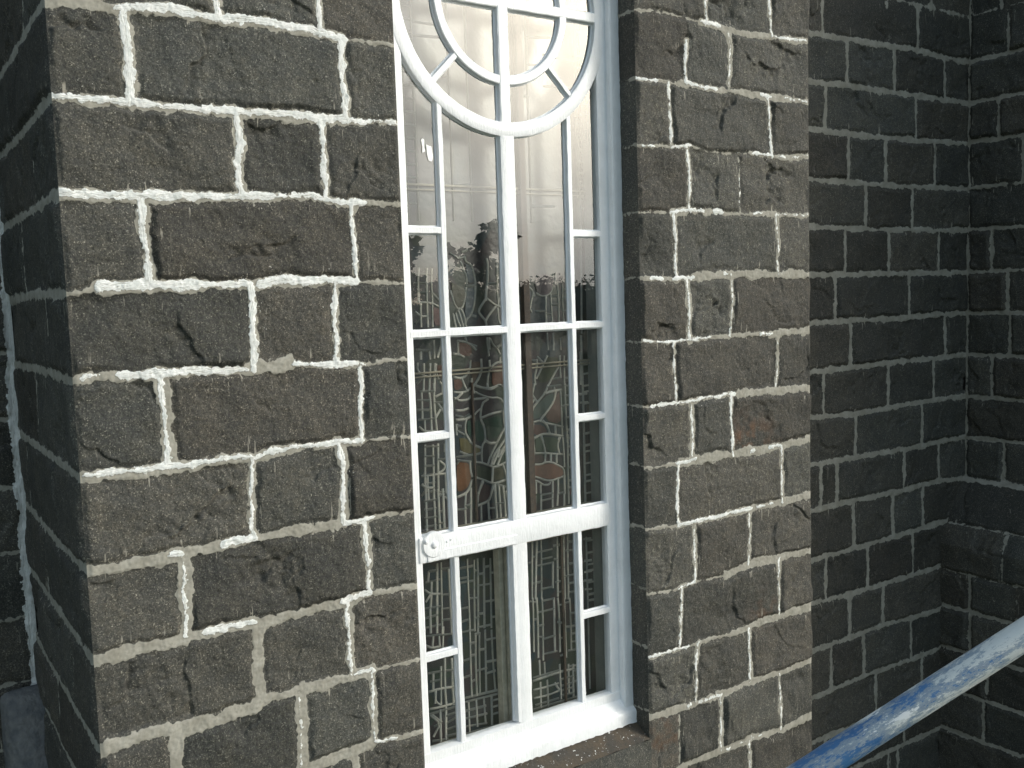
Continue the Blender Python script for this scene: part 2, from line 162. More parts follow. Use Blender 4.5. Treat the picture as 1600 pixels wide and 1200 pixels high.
-0.3145]], [[1.7855, -0.217], [1.7862, -0.247], [1.7774, -0.2696], [1.7737, -0.3109]], [[1.7883, -0.2438], [1.8028, -0.2298], [1.8289, -0.2231], [1.8525, -0.2331]], [[1.6713,
-0.27], [1.6798, -0.2919], [1.6903, -0.3125]], [[1.7256, -0.2972], [1.7523, -0.3076], [1.7835, -0.3134], [1.8054, -0.3084], [1.8217, -0.2997], [1.8353, -0.3108], [1.8512,
-0.3138]], [[1.7111, -0.2746], [1.7121, -0.2961]], [[1.6774, -0.2895], [1.6916, -0.3136]], [[1.6404, -0.3143], [1.6704, -0.3185], [1.6915, -0.3153], [1.7053, -0.3065]], [[1.6703,
-0.3201], [1.6507, -0.3364], [1.6432, -0.3358]], [[1.6524, -0.3399], [1.6578, -0.3452], [1.694, -0.3451], [1.7041, -0.3344]], [[1.6451, -0.3768], [1.6696, -0.3799], [1.6927,
-0.3747]], [[1.6443, -0.3948], [1.6686, -0.402]], [[1.6455, -0.4096], [1.6759, -0.411], [1.703, -0.4037]], [[1.6761, -0.4044], [1.6956, -0.3964]], [[1.6834, -0.4134], [1.6768,
-0.4341], [1.6793, -0.4625], [1.6955, -0.4891]], [[1.6484, -0.4296], [1.6597, -0.4324]], [[1.6476, -0.4476], [1.6717, -0.4617]], [[1.6448, -0.4259], [1.6434, -0.4586]], [[1.7126,
-0.3154], [1.7487, -0.3333], [1.7834, -0.3462], [1.8231, -0.3479], [1.8364, -0.366], [1.8441, -0.3751]], [[1.7115, -0.2971], [1.7127, -0.3137], [1.7162, -0.3223]], [[1.7231,
-0.2964], [1.7343, -0.3039], [1.7827, -0.3161], [1.7926, -0.3152], [1.8189, -0.3039]], [[1.7737, -0.297], [1.7769, -0.314]], [[1.7152, -0.3453], [1.754, -0.3453], [1.7717,
-0.3435]], [[1.7147, -0.3999], [1.7308, -0.3865], [1.7427, -0.3809]], [[1.7533, -0.3619], [1.7469, -0.3747], [1.7444, -0.3877], [1.7395, -0.4106], [1.7556, -0.4456], [1.7581,
-0.4793], [1.7574, -0.496]], [[1.7734, -0.3504], [1.7554, -0.3588]], [[1.7433, -0.4126], [1.7851, -0.4016], [1.8291, -0.3974]], [[1.8441, -0.3734], [1.8352, -0.3962], [1.8339,
-0.4283], [1.8388, -0.4542]], [[1.8387, -0.4576], [1.8174, -0.4858], [1.8068, -0.5016]], [[1.8429, -0.4546], [1.8502, -0.4724], [1.8415, -0.4884], [1.8308, -0.5042]], [[1.8443,
-0.37], [1.8488, -0.4077]], [[1.7144, -0.4081], [1.7108, -0.4908]], [[1.8308, -0.3065], [1.8506, -0.3132]], [[1.683, -0.4657], [1.7027, -0.4994], [1.737, -0.515]], [[1.7584,
-0.4738], [1.7556, -0.4936], [1.7431, -0.5106], [1.7399, -0.5388], [1.7408, -0.5657]], [[1.7596, -0.4924], [1.7749, -0.5042], [1.8026, -0.5056]], [[1.8217, -0.4806], [1.8004,
-0.5121], [1.7792, -0.5434], [1.7661, -0.5722]], [[1.8476, -0.4885], [1.816, -0.5207], [1.7889, -0.548], [1.7797, -0.5773]], [[1.849, -0.504], [1.8234, -0.5368], [1.8067,
-0.5535]], [[1.8136, -0.5306], [1.7877, -0.5783]], [[1.8503, -0.5212], [1.8209, -0.5484], [1.8056, -0.5805]], [[1.8485, -0.5654], [1.8357, -0.5809], [1.7931, -0.5908], [1.7735,
-0.5833], [1.7387, -0.5671], [1.7136, -0.5623]], [[1.7128, -0.5355], [1.7382, -0.5335]], [[1.6418, -0.5369], [1.7012, -0.5358]], [[1.6432, -0.547], [1.6944, -0.5583]], [[1.6558,
-0.5205], [1.6821, -0.5319]], [[1.6924, -0.5597], [1.693, -0.5898], [1.698, -0.6088]], [[1.6408, -0.5599], [1.6487, -0.551]], [[1.7851, -0.5915], [1.7791, -0.6399]], [[1.8274,
-0.5884], [1.8345, -0.6115], [1.8396, -0.6361]], [[1.7152, -0.6161], [1.7363, -0.624], [1.775, -0.6444], [1.7948, -0.6471], [1.8354, -0.6407]], [[1.7399, -0.6329], [1.7312,
-0.6519], [1.7226, -0.6709]], [[1.7146, -0.5391], [1.7121, -0.6191]], [[1.7967, -0.6508], [1.8483, -0.6716]], [[1.7828, -0.6472], [1.7914, -0.6807]], [[1.6376, -0.6744], [1.6705,
-0.6658], [1.6865, -0.6513], [1.6955, -0.6224]], [[1.6704, -0.6674], [1.6656, -0.7118], [1.6658, -0.7722]], [[1.6923, -0.6521], [1.6872, -0.7689]], [[1.6357, -0.7173], [1.6701,
-0.7192]], [[1.6687, -0.7073], [1.688, -0.7068]], [[1.7417, -0.6371], [1.7227, -0.6681], [1.7152, -0.7058]], [[1.7148, -0.7159], [1.7425, -0.7098], [1.7625, -0.706], [1.7735,
-0.6804], [1.7848, -0.648]], [[1.7907, -0.6505], [1.7905, -0.7033], [1.7938, -0.7687]], [[1.8063, -0.6595], [1.8079, -0.7195], [1.8098, -0.7713]], [[1.8243, -0.6637], [1.8281,
-0.7208], [1.83, -0.7727]], [[1.7958, -0.7194], [1.826, -0.7222]], [[1.7306, -0.7132], [1.7301, -0.7706]], [[1.7603, -0.7108], [1.7619, -0.7672]], [[1.7634, -0.7316], [1.7932,
-0.7344]], [[1.8357, -0.6824], [1.8423, -0.7195], [1.8442, -0.7749]], [[1.9333, 0.0293], [1.9463, -0.0047]], [[1.9582, 0.0371], [1.9432, -0.0316]], [[1.9601, 0.032], [1.9802,
0.0164], [1.9684, -0.0222], [1.9636, -0.039]], [[1.9399, 0.0409], [1.9562, 0.0372]], [[1.9303, -0.0463], [1.941, -0.0366], [1.9594, -0.0389], [1.9691, -0.0561]], [[1.98, 0.0113],
[1.9838, 0.001]], [[1.9945, 0.0075], [2.0131, 0.0003], [2.0342, -0.0003], [2.0558, 0.0094], [2.0675, 0.0383]], [[2.0341, -0.002], [2.0321, -0.055], [2.0327, -0.0962]], [[2.0556,
0.006], [2.0561, -0.0387], [2.0584, -0.0938]], [[2.0553, -0.0043], [2.0853, -0.0034]], [[2.0869, 0.043], [2.0894, -0.0087], [2.0885, -0.0951]], [[2.0606, -0.0337], [2.0842,
-0.0327]], [[2.0361, -0.0637], [2.053, -0.0661]], [[2.1084, 0.0392], [2.1066, -0.0126], [2.1101, -0.096]], [[2.112, 0.0184], [2.1316, 0.0179]], [[2.1109, -0.011], [2.1305,
-0.0116]], [[2.1114, -0.0596], [2.1311, -0.0585]], [[1.99, -0.0552], [2.0321, -0.055]], [[2.1346, 0.0421], [2.1343, -0.0273], [2.1369, -0.0797]], [[2.0796, 0.0775], [2.0762,
0.0432]], [[2.0348, -0.1358], [2.037, -0.1928]], [[2.0604, -0.1371], [2.0605, -0.1942]], [[2.0921, -0.156], [2.0928, -0.1961]], [[2.0318, -0.2167], [2.0183, -0.2383], [2.0025,
-0.2631], [1.9825, -0.2927]], [[1.9849, -0.2275], [1.9862, -0.2499], [1.972, -0.2919], [1.9754, -0.3128]], [[1.9556, -0.2291], [1.9828, -0.2291]], [[1.9547, -0.2529], [1.9762,
-0.2372]], [[1.9895, -0.2175], [2.0099, -0.236]], [[2.0876, -0.2201], [2.0865, -0.2515], [2.0594, -0.2845], [2.0367, -0.3175]], [[2.0865, -0.2515], [2.0893, -0.2954]], [[2.0544,
-0.3015], [2.0891, -0.2989]], [[2.1071, -0.2213], [2.1057, -0.3229]], [[2.1102, -0.2583], [2.1321, -0.2598]], [[2.1109, -0.3022], [2.1306, -0.3019]], [[1.9428, -0.2385], [1.9443,
-0.2539], [1.9309, -0.2786]], [[2.1825, -0.2119], [2.1808, -0.3288]], [[2.1899, -0.2584], [2.2124, -0.2581]], [[1.9726, -0.3125], [1.9607, -0.3494], [1.9562, -0.3594]], [[1.9607,
-0.3494], [1.9786, -0.3751]], [[2.0315, -0.3223], [2.0177, -0.349], [1.9827, -0.3789], [1.9588, -0.4009], [1.9551, -0.442]], [[1.9684, -0.369], [1.9552, -0.3851]], [[2.0292,
-0.3274], [2.0875, -0.325]], [[2.0177, -0.3507], [2.0457, -0.3444], [2.089, -0.3427]], [[2.0591, -0.3315], [2.0608, -0.3439]], [[2.0651, -0.3442], [2.0599, -0.37], [2.0438,
-0.3965], [2.0017, -0.4362], [1.9929, -0.4457]], [[2.0867, -0.346], [2.0891, -0.4024], [2.0892, -0.4623], [2.0895, -0.5154]], [[1.9548, -0.4506], [1.9929, -0.444], [2.0053,
-0.4539], [2.093, -0.4786]], [[2.0055, -0.4487], [2.024, -0.468], [2.0337, -0.4971]], [[2.0584, -0.4698], [2.0595, -0.4998]], [[1.961, -0.5084], [1.9953, -0.4947], [2.0358,
-0.499], [2.0895, -0.5136]], [[1.9609, -0.4547], [1.9564, -0.5183]], [[1.9951, -0.4999], [2.0027, -0.5234]], [[2.0763, -0.5157], [2.0671, -0.5306]], [[2.107, -0.3283], [2.1377,
-0.3325]], [[2.1057, -0.3651], [2.1365, -0.3677]], [[2.0913, -0.4026], [2.1354, -0.3995]], [[2.1072, -0.4465], [2.1337, -0.4473]], [[2.11, -0.4928], [2.1344, -0.4918]], [[2.1111,
-0.5249], [2.1355, -0.524]], [[2.1072, -0.323], [2.1068, -0.397], [2.1094, -0.4467], [2.1107, -0.5355]], [[1.9451, -0.3756], [1.9318, -0.3984]], [[1.9461, -0.4032], [1.9308,
-0.4224]], [[2.1766, -0.3658], [2.2058, -0.3665]], [[2.1777, -0.398], [2.2093, -0.399]], [[1.9589, -0.5076], [1.9632, -0.5601], [1.9564, -0.5732]], [[1.9949, -0.5045], [2.012,
-0.5607], [2.0086, -0.5953]], [[2.0762, -0.5187], [2.0645, -0.5421], [2.0721, -0.573]], [[1.9631, -0.5619], [2.0012, -0.5646], [2.0893, -0.5804]], [[2.0352, -0.5739], [2.0343,
-0.5985]], [[2.0611, -0.577], [2.0601, -0.6052]], [[1.9533, -0.6007], [1.9933, -0.6057], [2.0064, -0.5986], [2.0385, -0.6025], [2.064, -0.6163], [2.0919, -0.6323], [2.0931,
-0.661]], [[1.9538, -0.6426], [1.9767, -0.6509], [2.0082, -0.6656], [2.0381, -0.6714], [2.0622, -0.6658], [2.0931, -0.661]], [[1.9552, -0.6602], [1.9762, -0.6648], [1.9969,
-0.6817], [2.0247, -0.6837], [2.0295, -0.672]], [[1.9655, -0.6669], [1.9641, -0.7052]], [[1.9862, -0.6802], [1.9852, -0.7082]], [[2.0402, -0.6752], [2.0387, -0.7158]], [[2.0644,
-0.6661], [2.0625, -0.7192]], [[2.0915, -0.5203], [2.0937, -0.5809], [2.0943, -0.6255]], [[2.1138, -0.5121], [2.1113, -0.583], [2.1104, -0.6722], [2.1107, -0.726]], [[2.1156,
-0.523], [2.1377, -0.5254]], [[2.1145, -0.5549], [2.1366, -0.5556]], [[2.1134, -0.5851], [2.1356, -0.5859]], [[2.1162, -0.6318], [2.1362, -0.6326]], [[2.1145, -0.6799], [2.1345,
-0.6826]], [[2.0931, -0.661], [2.0931, -0.7235]], [[2.1136, -0.7067], [2.1336, -0.7077]], [[1.9288, -0.5301], [1.9461, -0.5131]], [[1.9607, -0.7193], [1.9588, -0.77]], [[1.9863,
-0.7177], [1.9843, -0.7703]], [[2.0377, -0.7216], [2.0361, -0.7675]], [[2.0616, -0.725], [2.058, -0.7637]], [[2.09, -0.729], [2.0886, -0.7683]], [[1.9906, -0.7166], [2.0379,
-0.7163]], [[1.9898, -0.7376], [2.0372, -0.7357]], [[2.0638, -0.7235], [2.088, -0.7216]], [[2.112, -0.7322], [2.1109, -0.7644]], [[2.1337, -0.6849], [2.1329, -0.7713]], [[1.5241,
0.101], [1.5184, 0.0542], [1.5191, -0.0053]], [[1.5021, 0.0857], [1.5717, 0.0816]], [[1.5042, 0.0545], [1.5488, 0.0552]], [[1.5222, 0.0228], [1.5509, 0.0237]], [[1.5065, -0.008],
[1.5656, -0.0099], [1.5994, -0.0284]], [[1.5545, 0.1007], [1.5518, 0.0819], [1.5494, -0.0094], [1.5493, -0.0884]], [[1.5725, 0.1004], [1.5685, 0.0532], [1.5703, 0.0137], [1.5674,
-0.0892]], [[1.5724, 0.0184], [1.6021, -0.0094]], [[1.5259, -0.0118], [1.524, -0.0526], [1.5242, -0.0873]], [[1.5068, -0.0394], [1.5274, -0.0559], [1.5509, -0.0536]], [[1.5051,
-0.0754], [1.5238, -0.0573]], [[1.6021, -0.0094], [1.6013, -0.0269]], [[1.5181, -0.1665], [1.5504, -0.1684]], [[1.5198, -0.1682], [1.5186, -0.1935]], [[1.5503, -0.17], [1.5528,
-0.1956]], [[1.5039, -0.1641], [1.5163, -0.1648]], [[1.57, -0.1376], [1.5693, -0.1935]], [[1.6009, -0.1441], [1.5822, -0.1911]], [[1.5285, -0.2116], [1.5268, -0.2481], [1.5226,
-0.2988]], [[1.5053, -0.2085], [1.5025, -0.2304], [1.5213, -0.2493], [1.5517, -0.2579]], [[1.5023, -0.2733], [1.521, -0.2556]], [[1.552, -0.2131], [1.5483, -0.2528], [1.5443,
-0.3005]], [[1.5701, -0.2143], [1.5643, -0.3022]], [[1.5755, -0.2163], [1.5728, -0.2354], [1.5823, -0.2682], [1.5996, -0.2937]], [[1.586, -0.2685], [1.6029, -0.2617]], [[1.5117,
-0.3021], [1.5605, -0.3045]], [[1.5152, -0.3024], [1.5158, -0.3296], [1.5145, -0.395]], [[1.5014, -0.3299], [1.5482, -0.334]], [[1.4999, -0.3617], [1.5467, -0.366]], [[1.5001,
-0.3952], [1.5599, -0.3963]], [[1.5233, -0.3991], [1.5235, -0.4345]], [[1.5439, -0.308], [1.5477, -0.3436], [1.547, -0.437]], [[1.5634, -0.2807], [1.5607, -0.3399], [1.5637,
-0.3934], [1.5671, -0.4391]], [[1.5651, -0.3242], [1.595, -0.3138], [1.6024, -0.3144]], [[1.5964, -0.2832], [1.5951, -0.3122]], [[1.5642, -0.3435], [1.6047, -0.3454]], [[1.5751,
-0.346], [1.6028, -0.3875]], [[1.5832, -0.3694], [1.5655, -0.3936]], [[1.5025, -0.4195], [1.5233, -0.4377], [1.5635, -0.4387]], [[1.5206, -0.4825], [1.516, -0.5821]], [[1.5204,
-0.4873], [1.5697, -0.4913]], [[1.5189, -0.5194], [1.5517, -0.5217]], [[1.5174, -0.5515], [1.5502, -0.554]], [[1.5032, -0.5837], [1.5488, -0.5848], [1.6006, -0.5867]], [[1.5497,
-0.4858], [1.5487, -0.5864], [1.545, -0.6675]], [[1.5699, -0.4849], [1.5656, -0.5788], [1.5633, -0.6702]], [[1.5958, -0.4878], [1.5947, -0.5105]], [[1.5676, -0.535], [1.601,
-0.5375]], [[1.5729, -0.5406], [1.5945, -0.558], [1.5882, -0.5736], [1.5692, -0.5809]], [[1.5249, -0.5865], [1.5231, -0.6236]], [[1.5036, -0.6128], [1.5194, -0.6264], [1.5467,
-0.6285]], [[1.502, -0.6483], [1.521, -0.6299]], [[1.5949, -0.5892], [1.594, -0.6499]], [[1.5681, -0.6463], [1.5958, -0.6518]], [[1.566, -0.6509], [1.5949, -0.6715]], [[1.5246,
-0.632], [1.5249, -0.6646]], [[1.5171, -0.9104], [1.5442, -0.9111]], [[1.5146, -0.9121], [1.5107, -0.9421]], [[1.5033, -0.9451], [1.5601, -0.9451]], [[1.5227, -0.9489], [1.5211,
-0.9839], [1.5164, -1.0316]], [[1.4972, -0.9703], [1.516, -0.9873], [1.5553, -0.9952]], [[1.5158, -0.9917], [1.5002, -1.0105]], [[1.4942, -1.0336], [1.5558, -1.0377]], [[1.4951,
-1.0669], [1.5396, -1.0654]], [[1.496, -1.1003], [1.5529, -1.1018]], [[1.5136, -1.0399], [1.5123, -1.1195]], [[1.5476, -0.8918], [1.5369, -1.125]], [[1.5626, -0.8901], [1.56,
-1.0007], [1.5565, -1.1339]], [[1.5641, -0.9104], [1.5967, -0.912]], [[1.56, -1.0007], [1.5951, -1.0033]], [[1.5578, -1.0492], [1.5929, -1.0522]], [[1.5611, -1.0879], [1.5937,
-1.0906]], [[1.5916, -0.9133], [1.5924, -1.0072], [1.5939, -1.1424]], [[1.6368, -0.9218], [1.691, -0.9228]], [[1.6353, -0.9574], [1.6661, -0.9588]], [[1.6346, -0.973], [1.6913,
-0.9751]], [[1.6305, -1.0647], [1.664, -1.0649]], [[1.6311, -1.11], [1.6647, -1.1083]], [[1.6321, -1.1465], [1.6838, -1.1491]], [[1.6662, -0.8957], [1.6653, -0.9768], [1.6665,
-1.0677], [1.6657, -1.1473]], [[1.6943, -0.9053], [1.693, -0.9368], [1.6891, -1.0269], [1.6863, -1.1519]], [[1.7075, -0.9032], [1.7075, -0.9623], [1.6989, -1.164]], [[1.6929,
-0.9391], [1.7057, -0.9437]], [[1.668, -1.034], [1.7043, -1.0391]], [[1.7104, -0.956], [1.7314, -0.9577]], [[1.7087, -0.9967], [1.7589, -0.9997]], [[1.7071, -1.0969], [1.7255,
-1.0986]], [[1.7024, -1.1441], [1.7528, -1.146]], [[1.7336, -0.9057], [1.726, -1.1493]], [[1.7599, -0.9104], [1.755, -1.1558]], [[1.735, -0.9356], [1.7589, -0.9354]], [[1.7605,
-0.961], [1.7952, -0.9652]], [[1.7324, -1.0587], [1.7966, -1.0627]], [[1.7592, -1.1197], [1.7941, -1.1226]], [[1.7971, -0.9172], [1.7962, -1.0719], [1.7942, -1.1879]], [[1.6882,
-1.1089], [1.704, -1.1077]], [[1.4971, -1.1294], [1.5613, -1.1373]], [[1.5612, -1.1395], [1.5989, -1.1436]], [[1.4931, -1.1617], [1.5147, -1.1757], [1.547, -1.1766]], [[1.5214,
-1.1371], [1.5175, -1.1675]], [[1.5624, -1.1129], [1.5566, -1.1856]], [[1.5436, -1.1422], [1.5445, -1.176]], [[1.4985, -1.2589], [1.5455, -1.2639]], [[1.558, -1.2648], [1.5932,
-1.2713]], [[1.5045, -1.2895], [1.5417, -1.2923]], [[1.4979, -1.3237], [1.5403, -1.3235], [1.5932, -1.3305]], [[1.5155, -1.2654], [1.5129, -1.3209]], [[1.5624, -1.2253], [1.558,
-1.3213], [1.5603, -1.3832]], [[1.5462, -1.2483], [1.5428, -1.3242], [1.5403, -1.3778]], [[1.5899, -1.2319], [1.5881, -1.3292], [1.5904, -1.3914]], [[1.5227, -1.3257], [1.5183,
-1.3674]], [[1.6327, -1.2492], [1.6639, -1.2476]], [[1.6327, -1.3086], [1.6639, -1.3074]], [[1.6656, -1.1496], [1.664, -1.2453], [1.6634, -1.3187], [1.6633, -1.3833]], [[1.6884,
-1.1639], [1.6845, -1.2549], [1.6843, -1.3842]], [[1.7041, -1.1674], [1.7011, -1.2358], [1.6976, -1.3808]], [[1.6663, -1.1931], [1.6871, -1.1957]], [[1.667, -1.2369], [1.6852,
-1.2389]], [[1.6655, -1.3308], [1.6814, -1.3279]], [[1.6909, -1.1667], [1.7041, -1.1674]], [[1.688, -1.2972], [1.7277, -1.2979]], [[1.7069, -1.2257], [1.7253, -1.2277]], [[1.7281,
-1.1613], [1.724, -1.3854]], [[1.7546, -1.1673], [1.7556, -1.2721], [1.7617, -1.3859]], [[1.7293, -1.1963], [1.7937, -1.1994]], [[1.7313, -1.2755], [1.7931, -1.2812]], [[1.7296,
-1.3169], [1.7619, -1.3157]], [[1.7937, -1.1994], [1.7943, -1.385]], [[1.6346, -1.3826], [1.7941, -1.3897]], [[1.4976, -1.3843], [1.5373, -1.3884], [1.5905, -1.3891]], [[1.4968,
-1.4021], [1.5899, -1.4027]], [[1.5201, -1.3273], [1.5186, -1.3607], [1.5376, -1.3816]], [[1.5603, -1.3832], [1.5547, -1.5071]], [[1.5368, -1.3995], [1.5344, -1.508]], [[1.499,
-1.4072], [1.5348, -1.4444], [1.508, -1.4821]], [[1.504, -1.4063], [1.5375, -1.4406]], [[1.512, -1.4493], [1.5373, -1.4451]], [[1.5609, -1.4244], [1.5916, -1.4237]], [[1.5597,
-1.4514], [1.5933, -1.4425]], [[1.5587, -1.4739], [1.5945, -1.4727]], [[1.5602, -1.4972], [1.5933, -1.4999]], [[1.5047, -1.4993], [1.5597, -1.5085]], [[1.6366, -1.3969], [1.7936,
-1.4037]], [[1.6496, -1.3981], [1.65, -1.5093]], [[1.6352, -1.4288], [1.7167, -1.4325]], [[1.634, -1.4562], [1.7208, -1.4617]], [[1.638, -1.485], [1.7194, -1.4964]], [[1.6809,
-1.4019], [1.6822, -1.4953]], [[1.7125, -1.4057], [1.7167, -1.4957]], [[1.7446, -1.4072], [1.7431, -1.5078]], [[1.7467, -1.4218], [1.7928, -1.4224]], [[1.7457, -1.4451], [1.7919,
-1.4458]], [[1.7473, -1.4714], [1.7908, -1.4715]], [[1.7941, -1.3897], [1.7919, -1.5121]], [[1.6394, -1.5109], [1.7917, -1.5168]], [[1.9402, -0.879], [1.9322, -1.0882]], [[1.9599,
-0.8803], [1.947, -1.0913]], [[1.9799, -0.8796], [1.9787, -0.9769], [1.9743, -1.0969]], [[1.9608, -0.9238], [2.0261, -0.9229]], [[1.9797, -0.9521], [2.025, -0.952]], [[1.9589,
-0.9732], [2.0268, -0.9732]], [[1.9429, -0.9372], [1.9552, -0.9394]], [[1.9392, -1.0357], [1.9766, -1.0347]], [[1.9781, -1.0621], [2.0261, -1.0633]], [[2.0293, -0.9737], [2.026,
-1.0654]], [[2.0531, -0.8795], [2.0477, -1.1014]], [[2.0366, -0.9122], [2.0801, -0.9135]], [[2.0374, -0.9626], [2.05, -0.9649]], [[2.0514, -0.9988], [2.0797, -0.9998]], [[2.0393,
-1.0491], [2.0779, -1.0503]], [[2.0482, -1.0888], [2.0817, -1.0892]], [[2.0812, -0.8842], [2.0796, -1.0019], [2.0807, -1.1187]], [[2.0994, -0.8809], [2.0962, -1.1219]], [[2.0818,
-0.939], [2.1285, -0.943]], [[2.1036, -0.9091], [2.1296, -0.9114]], [[2.1007, -0.991], [2.1294, -0.9942]], [[2.0784, -1.0356], [2.1253, -1.036]], [[2.1007, -1.0654], [2.1295,
-1.0667]], [[2.1022, -1.0997], [2.1284, -1.1007]], [[2.1307, -0.8798], [2.13, -1.1289]], [[1.9225, -0.9561], [1.9372, -0.9568]], [[2.1771, -0.911], [2.2064, -0.9138]], [[2.177,
-0.9944], [2.2063, -0.9976]], [[2.1755, -1.037], [2.205, -1.0383]], [[2.1745, -1.0691], [2.2065, -1.0731]], [[2.176, -1.1038], [2.2054, -1.1075]], [[1.9346, -1.0893], [1.9344,
-1.16], [1.9322, -1.285]], [[1.9519, -1.0929], [1.9542, -1.1643], [1.9512, -1.3105]], [[1.9767, -1.098], [1.9774, -1.1484], [1.9733, -1.3264]], [[1.922, -1.0971], [1.9514,
-1.1074]], [[1.9789, -1.1068], [2.027, -1.1083]], [[1.9574, -1.1462], [2.0282, -1.1465]], [[1.953, -1.1955], [1.9781, -1.1968]], [[1.9539, -1.2376], [1.9765, -1.2406]], [[1.9786,
-1.2496], [2.0296, -1.2485]], [[1.9791, -1.3067], [2.0351, -1.3094]], [[1.9367, -1.1668], [1.949, -1.1695]], [[2.0473, -1.1125], [2.0524, -1.1856], [2.0505, -1.3131]], [[2.0755,
-1.1183], [2.0774, -1.2124], [2.0781, -1.3411]], [[2.0541, -1.1393], [2.0983, -1.1358]], [[2.0441, -1.2008], [2.0774, -1.2124]], [[2.0496, -1.2659], [2.0782, -1.2639]], [[2.0524,
-1.3306], [2.0811, -1.3289]], [[2.0794, -1.2278], [2.1291, -1.2324]], [[2.1046, -1.1798], [2.1256, -1.1822]], [[2.1045, -1.2592], [2.1282, -1.2602]], [[2.1035, -1.289], [2.1297,
-1.293]], [[2.0893, -1.3201], [2.1339, -1.3242]], [[2.1013, -1.1236], [2.1033, -1.2181], [2.1025, -1.3168]], [[2.1326, -1.13], [2.1317, -1.3107]], [[2.0295, -1.1088], [2.0275,
-1.3076]], [[1.9255, -1.3953], [2.0399, -1.3903], [2.113, -1.3956]], [[1.926, -1.3828], [2.0402, -1.3839]], [[1.9556, -1.327], [1.9561, -1.382]], [[1.9779, -1.3387], [1.9788,
-1.3814]], [[1.9267, -1.4294], [1.9871, -1.4324], [2.0384, -1.4328]], [[1.9575, -1.4099], [1.9566, -1.503]], [[1.988, -1.4092], [1.9895, -1.5056]], [[1.928, -1.4614], [1.991,
-1.4654], [2.0426, -1.4618]], [[1.9345, -1.4885], [2.0364, -1.4903]], [[1.9239, -1.5026], [2.1331, -1.5073]], [[2.0492, -1.4205], [2.1068, -1.4222]], [[2.0483, -1.4461], [2.1059,
-1.448]], [[2.0503, -1.4638], [2.1079, -1.4659]], [[2.047, -1.4824], [2.1072, -1.4874]], [[2.0461, -1.364], [2.0492, -1.4937]], [[2.0874, -1.3741], [2.0862, -1.4819]], [[2.1082,
-1.3793], [2.1068, -1.4982]], [[2.0924, -1.3818], [2.1372, -1.3864]], [[2.1127, -1.402], [2.1391, -1.4064]], [[2.1086, -1.4444], [2.1378, -1.4453]], [[2.132, -1.3808], [2.1357,
-1.508]], [[2.0231, -1.4289], [2.0426, -1.4597]], [[1.5156, -0.5767], [1.5144, -0.8112]], [[1.5471, -0.5808], [1.5463, -0.8122]], [[1.563, -0.6374], [1.5638, -0.8086]], [[1.5814,
-0.6399], [1.5813, -0.8072]], [[1.5105, -0.5825], [1.5519, -0.5825]], [[1.5104, -0.6114], [1.5518, -0.6116]], [[1.5102, -0.6404], [1.5517, -0.6408]], [[1.5101, -0.6694], [1.5516,
-0.67]], [[1.5099, -0.6984], [1.5515, -0.6993]], [[1.5098, -0.7275], [1.5514, -0.7286]], [[1.5096, -0.7567], [1.5513, -0.7579]], [[1.5095, -0.7859], [1.5511, -0.7873]], [[1.5656,
-0.6596], [1.5855, -0.6592]], [[1.5632, -0.714], [1.583, -0.7137]], [[1.5614, -0.7532], [1.5813, -0.7531]], [[2.1883, -0.1521], [2.1903, -0.4486], [2.1873, -0.8097]], [[2.1871,
-0.9072], [2.1863, -1.4894]], [[2.2022, 0.3477], [2.1916, -0.1405]], [[2.1881, -0.25], [2.2182, -0.2472]], [[2.1881, -0.2938], [2.2182, -0.2912]], [[2.188, -0.3376], [2.2182,
-0.3353]], [[2.188, -0.3602], [2.2182, -0.3579]], [[2.188, -0.4042], [2.2182, -0.4022]], [[2.1879, -0.4484], [2.2182, -0.4465]], [[2.1879, -0.4711], [2.2182, -0.4693]], [[2.1879,
-0.5153], [2.2182, -0.5138]], [[2.1878, -0.5597], [2.2182, -0.5583]], [[2.1878, -0.5825], [2.2182, -0.5813]], [[2.1878, -0.627], [2.2182, -0.626]], [[2.1878, -0.6717], [2.2182,
-0.6708]], [[2.1877, -0.6946], [2.2182, -0.6939]], [[2.1877, -0.7394], [2.2182, -0.7389]], [[2.1877, -0.7843], [2.2182, -0.7839]], [[2.1876, -0.9207], [2.2182, -0.921]], [[2.1875,
-0.966], [2.2182, -0.9665]], [[2.1875, -1.0113], [2.2182, -1.0121]], [[2.1875, -1.0347], [2.2182, -1.0355]], [[2.1874, -1.0802], [2.2182, -1.0813]], [[2.1874, -1.1258], [2.2182,
-1.1271]], [[2.1874, -1.1493], [2.2182, -1.1507]], [[2.1873, -1.1951], [2.2182, -1.1967]]],
"PIECE": [[[[1.646, -0.5538], [1.6876, -0.5623], [1.6903, -0.5893], [1.6953, -0.6083], [1.6907, -0.6261], [1.6762, -0.6475], [1.6471, -0.6567], [1.636, -0.6501], [1.6378, -0.566]], [0.105,
0.048, 0.022], "orange brown"], [[[1.6534, -0.4722], [1.6799, -0.4751], [1.698, -0.5003], [1.7323, -0.5159], [1.7355, -0.5314], [1.7083, -0.5315], [1.6568, -0.5237]], [0.07, 0.06,
0.025], "olive"], [[[1.9521, -0.6056], [1.9944, -0.6074], [2.0374, -0.6058], [2.0865, -0.6332], [2.09, -0.6586], [2.0374, -0.6658], [2.0032, -0.6577], [1.9529, -0.6406]], [0.12,
0.065, 0.05], "rose brown"], [[[1.9641, -0.4583], [2.002, -0.4622], [2.0264, -0.4944], [1.9625, -0.4997]], [0.06, 0.03, 0.028], "maroon"], [[[2.0791, -0.3488], [2.0838, -0.4018],
